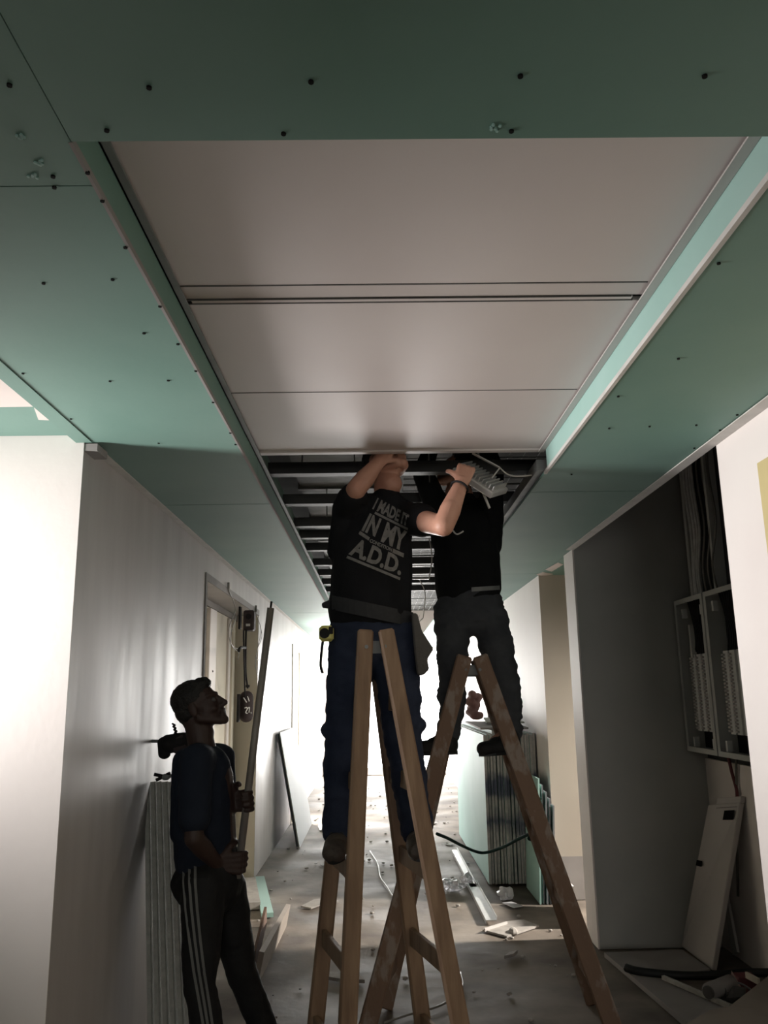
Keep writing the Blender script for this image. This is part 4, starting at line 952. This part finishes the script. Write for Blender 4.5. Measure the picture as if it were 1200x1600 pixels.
# ================================================================== ELECTRICAL RECESS
XP = 2.10
def epanel(u0, u1, vt0, vt1, label):
    pa = PX(u0, vt0, XP-.10); pb = PX(u1, vt1, XP-.10)
    return pa, pb
ztop, zbot = 2.13, 1.17
yA0, yA1 = 5.46, 4.985; yB0, yB1 = 4.965, 4.46
for (yhi, ylo, label, full) in ((yA0, yA1, 'open grey distribution board with breaker rows, left of the pair in the recess', True), (yB0, yB1, 'open grey distribution board half hidden by the white wall, right of the pair', False)):
    e = empty('distribution_board', (XP, (yhi+ylo)/2, zbot), label, 'distribution board', 'distribution boards in the recess')
    xf, xb = XP-.10, 2.119
    MB().box(xb-.006, xb, ylo, yhi, zbot, ztop).build('back_plate', M['black'], e)
    b = MB(); t = .035
    b.box(xf, xb-.006, ylo, yhi, ztop-.02, ztop); b.box(xf, xb-.006, ylo, yhi, zbot, zbot+.02); b.box(xf, xb-.006, ylo, ylo+.012, zbot+.02, ztop-.02); b.box(xf, xb-.006, yhi-.012, yhi, zbot+.02, ztop-.02)
    b.box(xf-.004, xf, ylo, ylo+t, zbot, ztop).box(xf-.004, xf, yhi-t, yhi, zbot, ztop).box(xf-.004, xf, ylo+t, yhi-t, ztop-.03, ztop).box(xf-.004, xf, ylo+t, yhi-t, zbot, zbot+.03)
    b.build('frame', M['panelgrey'], e)
    for yy_ in (yhi-.07, ylo+.1):
        for zz in (ztop-.09, zbot+.06):
            MB().box(xf+.02, xf+.05, yy_-.012, yy_+.012, zz-.03, zz+.03).build('hinge_tab', M['breaker'], e)
    for r_i, yc in enumerate((yhi-.16, yhi-.25, yhi-.345)):
        z0, z1 = (zbot+.13, ztop-.36)
        MB().box(xf+.03, xb-.02, yc-.032, yc+.032, z0, z1).build('breaker_row', M['breaker'], e)
        if r_i < 2 or full:
            nb = 22; b = MB()
            for k in range(nb):
                z = z0+.012+(z1-z0-.02)*k/nb; b.box(xf+.018, xf+.0298, yc+.008, yc+.036, z, z+(z1-z0)/nb*.55)
            b.build('breaker_levers', M['enam'], e)
    b = MB()
    for k in range(6): b.tube([V((xf+.04, yhi-.14-.035*k, ztop-.02)), V((xf+.05, yhi-.17-.02*k, ztop-.15)), V((xf+.045, yhi-.2-.03*k, ztop-.26)), V((xf+.05, yhi-.16-.03*k, ztop-.36))], .007, 6)
    b.build('wiring', M['black'], e, smooth=True)
    if full: MB().box(xf+.02, xf+.06, yhi-.175, yhi-.15, ztop-.38, ztop-.17).build('label_strip', M['wwire'], e)
# cable bundles dropping into the boards
for k in range(12):
    y = 5.20-.017*k if k < 8 else 4.95-.06*(k-8); x = 2.08+.012*math.sin(k*2.1)
    top_ = V((2.09, y+.10-.004*k, ZB)); 
    b = MB(); b.tube([top_, V((x, y+.10, 2.9)), V((x-.005, y+.05, 2.55)), V((x-.02, y+.02+.01*k, 2.3)), V((x-.02, y+.035+.005*k, ztop-.01))], .0085 if k < 8 else .006, 7)
    o = b.build('supply_cable', M['gwire'] if k < 8 else M['wire'], smooth=True)
    tag(o, ('%s pale cable from the left in the bundle above the left distribution board' % ORD[k] if k < 8 else '%s thin dark cable from the left above the right distribution board' % ORD[k-8]), 'cable', 'cables of the left bundle' if k < 8 else 'thin shaft cables')
b = MB(); b.box(2.07, 2.139, 5.30, 5.34, 2.14, ZB); o = b.build('shaft_stud', M['panelgrey']); tag(o, 'upright dark metal stud at the left side of the open shaft', 'metal stud')
b = MB(); b.box(2.07, 2.139, 4.93, 4.96, 2.14, ZB); o = b.build('shaft_stud', M['panelgrey']); tag(o, 'upright metal stud at the middle of the open shaft', 'metal stud')
# conduit below the boards
b = MB(); b.tube([PX(1137, 1178, 2.10), PX(1143, 1205, 2.10), PX(1151, 1235, 2.10), PX(1153, 1262, 2.10)], .010, 8); tag(b.build('conduit', M['red'], smooth=True), 'thin reddish cable running down from the distribution boards behind the cover panel', 'conduit')
b = MB(); b.tube([PX(1150, 1180, 2.105), PX(1153, 1400, 2.105)], .008, 8); tag(b.build('conduit', M['wire'], smooth=True), 'straight grey conduit beside the reddish cable', 'conduit')
# leaning white cover
cvt = [PX(1106, 1252, 2.06), PX(1156, 1252, 2.06)]
f0, f1 = PZ(1064, 1478, 0.01), PZ(1112, 1516, 0.01)
cvr = empty('cover_panel', f0, 'white metal cover panel with square cut-outs leaning in the recess below the distribution boards', 'panel')
tl_, tr_2 = PX(1106, 1258, 2.0), PX(1156, 1254, 2.085)
nrm = (tl_-f0).cross(f1-f0).normalized()
if nrm.y > 0: nrm = -nrm
print('COVER', f0, f1, tl_, tr_2)
def cv(s, t): return (f0*(1-s)+f1*s)*(1-t)+(tl_*(1-s)+tr_2*s)*t
def cvq(bb, s0, s1, t0, t1, h0, h1):
    return bb.hexa([cv(s, t)+nrm*h for h in (h0, h1) for s, t in ((s0, t0), (s1, t0), (s1, t1), (s0, t1))])
b = MB(); cvq(b, 0, 1, .0, 1, -.03, 0); b.build('sheet', M['enam'], cvr, bevel=.004)
b = MB(); cvq(b, .25, 1, 1.0, 1.04, -.03, -.002); b.build('flange', M['enam'], cvr, bevel=.002)
b = MB(); cvq(b, .58, .88, .895, .955, 0.0005, .003); b.build('cutout', M['screw'], cvr)
b = MB(); cvq(b, -.005, .17, .575, .615, 0.0005, .003); b.build('cutout', M['screw'], cvr)
b = MB(); cvq(b, .30, .95, .972, .978, 0.0005, .002); b.build('seam', M['dado'], cvr)
b = MB(); q0 = P(1128, 1395, 5.0); b.bar(PX(1150, 1490, 2.07), PX(1132, 1392, 2.10), .07, .015, (0, 1, 0)); tag(b.build('white_strip', M['wwire']), 'narrow white strip standing behind the leaning cover panel', 'strip')
# boards and litter on the recess floor
def floorpoly(name, px, z0, z1, mt, label, cat, lift=0):
    b = MB(); slabpoly(b, [(v.x, v.y) for v in [PZ(u, v, z1) for u, v in px]], z0, z1); return tag(b.build(name, M[mt]), label, cat)
floorpoly('floor_board', ((944, 1488), (1066, 1484), (1110, 1514), (1036, 1526), (1150, 1580), (1090, 1612)), .002, .03, 'dado', 'dark grey board lying on the floor in front of the grey partition', 'board')
b = MB(); b.bar(PZ(1036, 1527, .045), PZ(1142, 1573, .045), .02, .02, (0, 0, 1)); tag(b.build('edge_strip', M['board_edge']), 'thin pale strip lying on the dark grey floor board', 'strip')
b = MB(); b.tube([PZ(978, 1512, .05), PZ(1000, 1518, .048), PZ(1060, 1524, .046), PZ(1115, 1524, .046), PZ(1170, 1520, .05), PZ(1215, 1520, .05)], .022, 10); tag(b.build('pipe', M['rubber'], smooth=True), 'black flexible pipe lying across the recess floor boards', 'pipe')
ro = empty('paint_roller', PZ(1128, 1545, .06), 'grey paint roller lying among the litter at the lower right', 'paint roller')
p, q = PZ(1108, 1550, .075), PZ(1142, 1536, .075)
b = MB(); b.tube([p, q], .04, 16); b.build('sleeve', M['dado'], ro, smooth=True)
b = MB(); b.tube([p+(p-q).normalized()*.001, p+(p-q).normalized()*.012], .03, 14); b.build('end_cap', M['pouch'], ro)
b = MB(); b.tube([q, q+V((.05, -.02, 0)), q+V((.08, -.14, -.02)), q+V((.02, -.2, -.02))], .005, 8); b.build('wire_frame', M['steel'], ro, smooth=True)
b = MB(); v0 = [PZ(1142, 1557, .03), PZ(1160, 1548, .03), PZ(1143, 1519, .12)]; b.add(v0+[v+V((.012, .03, 0)) for v in v0], [(0, 1, 2), (5, 4, 3), (0, 3, 4, 1), (1, 4, 5, 2), (2, 5, 3, 0)]); tag(b.build('paper_wedge', M['pink']), 'pinkish torn paper standing beside the paint roller', 'paper')
b = MB(); c_ = PZ(1168, 1532, .05); b.box(c_.x-.07, c_.x+.05, c_.y-.05, c_.y+.06, .0, .075); tag(b.build('packet', M['red'], bevel=.01), 'dull red packet behind the torn paper', 'packet')
b = MB(); b.bar(PZ(1166, 1523, .09), PZ(1186, 1534, .09), .03, .012, (0, 0, 1)); tag(b.build('stick', M['cream']), 'short cream stick lying on the red packet', 'stick')
crumple('litter_bag', 1128, 1566, .09, .07, .045, 'pouch', 'grey crumpled bag below the paint roller', 'bag', 11)
fp = [PZ(u, v, .10) for u, v in ((1060, 1606), (1110, 1578), (1140, 1572), (1204, 1522), (1260, 1560), (1200, 1680), (1080, 1680))]
b = MB(); slabpoly(b, [(v.x, v.y) for v in fp], .085, .10); b.box(fp[0].x+.3, fp[0].x+.6, fp[4].y-.55, fp[4].y-.2, 0, .085); tag(b.build('cardboard_sheet', M['card']), 'flattened beige cardboard at the lower right corner of the floor', 'cardboard')
